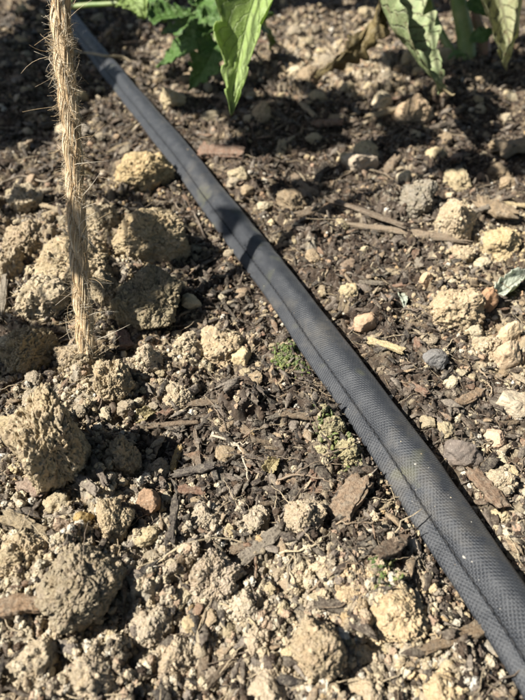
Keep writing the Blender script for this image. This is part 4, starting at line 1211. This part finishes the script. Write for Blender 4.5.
# small fresh leaves at the stem foot
leaf_part(plant, M_LEAF, [D(448, 58, dd * .97), D(456, 54, dd * .96), D(466, 55, dd * .95)], .0045, (0, -.3, 1), .2, .1, 4, 0, .15, 31)
leaf_part(plant, M_LEAF, [D(470, 38, dd * .95), D(482, 36, dd * .94), D(496, 28, dd * .93)], .0080, (0, -.6, 1), .2, .1, 4, 0, .2, 33)
leaf_part(plant, M_LEAF, [D(468, 0, dd * .92), D(478, 8, dd * .92), D(488, 16, dd * .91)], .0080, (0, -.6, 1), .2, .1, 4, 0, .2, 35)
# fresh green leaf hanging over the middle
leaf_part(plant, M_LEAFP, [D(272, -42, .29), D(259, -14, .285), D(249, 18, .28), D(241, 52, .278), D(235, 84, .277), D(231, 115, .278)], .0128, cam_dir + [-.35, 0, 0], .50, .17, 6, .25, .24, 41, .60, .2, label='pale green leaf hanging point down', top=.6)
pet = [D(272, -42, .29), D(300, -110, .30), D(350, -220, .33), D(412, -260, dd * .85)]
stalk_part(plant, M_STEM, pet, .0012, .002, 'petiole')
for q in ([D(372, -34, .335), D(380, -90, .37), D(420, -170, dd * .89)], [D(488, -44, .36), D(460, -90, .40), D(440, -120, dd * .92)], [D(392, -30, .37), D(400, -80, .40), D(425, -170, dd * .89)], [D(505, -50, .37), D(490, -110, .4), D(440, -130, dd * .92)], [D(402, -30, .35), D(405, -80, .4), D(424, -165, dd * .89)]):
    stalk_part(plant, M_STEM, q, .0011, .0016, 'petiole', 24)

GUARD = []      # leaves that stand in the sun
for u, v, d_ in ((249, 18, .28), (238, 70, .278), (396, 25, .325), (425, 70, .319), (498, 22, .35), (360, 35, .36), (335, 62, .362), (379, 6, .365), (508, 50, .345), (461, 22, .49), (150, 10, .42)):
    GUARD.append(D(u, v, d_))
for u, v in ((370, 45), (330, 60), (400, 40), (300, 60), (200, 165), (185, 140), (140, 100), (143, 172), (60, 230), (150, 225), (100, 370), (230, 300), (280, 300)):
    GUARD.append(G(u, v) + np.array([0, 0, .006]))
GUARD = np.array(GUARD)
rng_leaf = np.random.default_rng(5)
SV = np.array(SUN)
def shade_leaf(parent, c, L, W, ang, seed, stem_at):
    a = np.array([math.cos(ang), math.sin(ang), -.12])
    mid = [c - a * L / 2, c - a * L / 6 + [0, 0, .004], c + a * L / 6 + [0, 0, .003], c + a * L / 2 - [0, 0, .006]]
    leaf_part(parent, M_LEAF, mid, W / 2, (0.1, -.1, 1), .12, .16, 7, .1, .18, seed, .72, .1, res=(30, 9))
    stalk_part(parent, M_STEM, [mid[0], mid[0] * .6 + np.asarray(stem_at) * .4 + [0, 0, .02], np.asarray(stem_at)], .0009, .0016, 'petiole', 20)
def foliage(parent, u, v, wpx, hpx, t, stem_at, seed, size=.075, guard=.03):
    """upper leaves of a plant standing between the sun and a patch of the bed"""
    g = G(u, v); d = depth_of(g)
    lx = wpx * d / FPX; ly = on_plane(u, v - hpx / 2)[1] - on_plane(u, v + hpx / 2)[1]
    cy = .5 * (on_plane(u, v - hpx / 2)[1] + on_plane(u, v + hpx / 2)[1])
    rs = np.random.default_rng(seed)
    if max(lx, ly) < size * 1.15:
        shade_leaf(parent, np.array([g[0], cy, g[2]]) + SV * t, max(lx, ly) * 1.15, min(lx, ly) * 1.1, 0.2 if lx > ly else 1.5, seed, stem_at)
        return
    nx_ = max(1, round(lx / (size * .46))); ny_ = max(1, round(ly / (size * .62)))
    k = 0
    for i in range(nx_):
        for j in range(ny_):
            ex = (i + .5) / nx_ - .5; ey = (j + .5) / ny_ - .5
            if ex * ex + ey * ey > .30: continue
            c = np.array([g[0] + ex * lx, cy + ey * ly, g[2]]) + rs.normal(0, .007, 3) * [1, 1, 0] + SV * (t + rs.uniform(0, .06))
            w = GUARD - c; w = w - np.outer(w @ SV, SV)
            if np.linalg.norm(w, axis=1).min() < guard: continue
            shade_leaf(parent, c, size * rs.uniform(.95, 1.25), size * rs.uniform(.55, .72), 1.57 + rs.normal(0, .5), seed * 37 + k, stem_at); k += 1

# upper leaves of the wilting plant: shade on the far strip of soil
hub = D(425, -210, dd * .87) + np.array([-.05, .0, .05])
for i, (u, v, w, h, t) in enumerate([(395, 130, 270, 72, .36), (285, 156, 90, 56, .38), (482, 92, 130, 76, .33), (310, 196, 70, 22, .37), (234, 229, 36, 24, .55), (420, 164, 230, 36, .38), (490, 118, 90, 40, .36), (250, 130, 40, 60, .40)]):
    foliage(plant, u, v, w, h, t, hub, 50 + i, .056 if i in (0, 1, 3, 5, 6, 7) else .075)

# plant beyond the hose, in the upper left
qb = G(30, -60)
plant2 = link('tomato_plant', None); plant2.location = qb
tag(plant2, 'green leafy tomato plant behind the far end of the hose', 'plant')
dq = depth_of(qb)
hub2 = qb + np.array([-.03, -.05, .30])
stalk_part(plant2, M_STEM, [qb + [0, 0, -.01], qb + [-.01, -.01, .1], qb + [-.02, -.03, .2], hub2], .006, .004, 'stem')
BL = [  # low leaves and stalks seen blurred at the top
 ([(62, 8, .46), (90, 5, .45), (118, 3, .44), (150, -6, .43)], None),
 ([(150, 0, .62), (172, 7, .60), (200, 9, .58), (236, 5, .56)], None),
]
for q, _ in BL:
    stalk_part(plant2, M_STEM, [D(*p) for p in q], .0022, .0016, 'stalk', 24)
for i, (pts, hw, nrm, mt, fo) in enumerate([
    ([(118, -22, .40), (128, -8, .40), (138, 6, .40), (146, 18, .40)], .0125, cam_dir, M_LEAFP, .1),
    ([(210, 34, .04), (194, 42, .036), (176, 54, .026), (156, 67, .012)], .0115, (-.1, -.6, 1), M_LEAF, .2),
    ([(216, 42, .04), (210, 56, .034), (202, 72, .024), (190, 90, .010)], .0115, (.2, -.7, 1), M_LEAF, .25),
    ([(205, 26, .045), (184, 27, .04), (160, 33, .03)], .0105, (-.1, -.6, 1), M_LEAF, .2),
    ([(256, 8, .045), (263, 24, .035), (268, 38, .02), (271, 50, .008)], .0085, (.3, -.7, .6), M_LEAF, .3),
    ([(150, 20, .05), (172, 16, .05), (196, 14, .05)], .011, (0, -.6, 1), M_LEAF, .2),
    ([(196, 2, .05), (214, 10, .05), (232, 24, .04)], .011, (0, -.6, 1), M_LEAF, .2),
    ([(56, -8, .07), (82, -4, .07), (108, -2, .07)], .011, (0, -.6, 1), M_LEAF, .2),
    ([(236, -6, .05), (216, 2, .05), (192, 6, .05)], .013, (0, -.6, 1), M_LEAF, .2),
    ([(168, -4, .06), (150, 6, .05), (134, 14, .04)], .010, (0, -.6, 1), M_LEAF, .2),
    ([(222, 24, .045), (206, 30, .04), (188, 36, .035)], .012, (.1, -.6, 1), M_LEAF, .25),
    ([(92, -14, .06), (74, -6, .06), (58, 2, .055)], .010, (0, -.6, 1), M_LEAF, .2)]):
    P = [D(*p) if p[2] > .3 else on_plane(*p) for p in pts]
    leaf_part(plant2, mt, P, hw, nrm, fo, .25, 5, .2, .2, 80 + i, .75, .2, top=.05)
    stalk_part(plant2, M_STEM, [P[0], (P[0] + D(200, 0, .62)) / 2 + [0, 0, .012], D(205, -8, .62)], .0009, .0012, 'petiole', 16)
for i, (u, v, w, h, t) in enumerate([(26, 70, 150, 146, .34), (150, 12, 240, 34, .38), (330, 0, 200, 22, .40), (215, 110, 40, 50, .38)]):
    foliage(plant2, u, v, w, h, t, hub2, 100 + i)

# third plant outside the picture on the sunny side, whose leaves shade the soil round the twine
rb = np.array([-.36, .20, gz(-.36, .20)])
plant3 = link('tomato_plant', None); plant3.location = rb
tag(plant3, 'leafy tomato plant standing just outside the picture beside the twine', 'plant')
hub3 = rb + np.array([.04, .02, .28])
stalk_part(plant3, M_STEM, [rb + [0, 0, -.01], rb + [.01, 0, .1], rb + [.02, .01, .2], hub3], .006, .004, 'stem')
for i, (u, v, w, h, t) in enumerate([(18, 352, 72, 62, .27), (150, 304, 62, 44, .30), (118, 318, 34, 36, .29), (188, 262, 30, 26, .33)]):
    foliage(plant3, u, v, w, h, t, hub3, 130 + i)

# bleached dead leaf on the soil by the picture edge
c = G(510, 286)
lf = link('dead_leaf', None); lf.location = c
P = [G(494, 299) + [0, 0, .002], G(505, 294) + [0, 0, .0035], G(516, 288) + [0, 0, .004], G(528, 281) + [0, 0, .002]]
leaf_part(lf, M_DEAD, P, .0044, (0, -.2, 1), .35, .12, 5, .3, .45, 61, .7, .5, name='blade', top=.3)
stalk_part(lf, M_DEAD, [P[0], G(490, 298) + [0, 0, .001], G(486, 301) + [0, 0, .0005]], .0005, .0003, 'leaf_stalk', 10)
tag(lf, 'curled bleached grey-green dead leaf lying at the picture edge', 'leaf')
for i, (x1, y1, x2, y2, hw, label) in enumerate([
    (64, 408, 84, 400, .0, ''), (268, 474, 278, 462, .0026, 'small orange-brown leaf scrap in the dark middle litter'),
    (136, 425, 158, 414, .0028, 'folded beige leaf scrap in front of the crumbling clod'),
    (400, 296, 404, 310, .0020, 'tiny cream leaf scrap beyond the hose')]):
    if not label: continue
    a, b = G(x1, y1), G(x2, y2)
    e = link('leaf_scrap', None); e.location = a
    leaf_part(e, M_DRY if i != 3 else M_DEAD, [a + [0, 0, .001], a * .6 + b * .4 + [0, 0, .002], a * .3 + b * .7 + [0, 0, .002], b + [0, 0, .0012]], hw, (0, -.3, 1), .4, .1, 4, .2, .3, 70 + i, .7, .3, name='blade')
    tag(e, label, 'leaf scrap')

# ------------------------------------------------------------------ unseen leaves added round and over the bed to block sky light
def copy_sky_blocker(src, parent, c, size, rz, rx):
    o = src.copy(); COL.objects.link(o)
    o.parent = parent; o.matrix_parent_inverse = Matrix.Translation(-parent.location)
    o.location = c; o.scale = (size, size, size); o.rotation_euler = (rx, 0, rz)
    return o
rs = np.random.default_rng(404)
sky_blocker = leaf_part(plant, M_LEAF, [(-.5, 0, 0), (-.17, 0, .05), (.17, 0, .04), (.5, 0, -.08)], .30, (0, 0, 1), .15, .18, 7, .1, .12, 300, .72, .1)  # added sky-blocking leaf, copied below and filed with the plants' own leaves
sky_blocker.modifiers['thickness'].thickness = .004
first = True
for k in range(820):
    az = rs.uniform(0, 2 * np.pi); el = math.asin(rs.uniform(.25, 1.0)); rad = rs.uniform(.42, .75)
    c = np.array([math.cos(az) * math.cos(el) * rad, .25 + math.sin(az) * math.cos(el) * rad, .05 + math.sin(el) * rad])
    if c[2] < .24: continue
    land = c - SV * (c[2] / SV[2])                       # where its shadow falls
    if -.16 < land[0] < .50 and -.10 < land[1] < .95: continue
    if abs(land[0]) < .50 and -.10 < land[1] < .95: continue
    if math.hypot(c[0], c[1]) < .16: continue            # room for the onlooker
    par = min((plant, plant2, plant3), key=lambda p: math.hypot(p.location.x - c[0], p.location.y - c[1]))
    size = rs.uniform(.09, .15)
    if first:
        sky_blocker.parent = par; sky_blocker.matrix_parent_inverse = Matrix.Translation(-par.location)
        sky_blocker.location = c; sky_blocker.scale = (size,) * 3; sky_blocker.rotation_euler = (rs.normal(0, .4), 0, rs.uniform(0, 6.28)); first = False
    else:
        copy_sky_blocker(sky_blocker, par, c, size, rs.uniform(0, 6.28), rs.normal(0, .4))
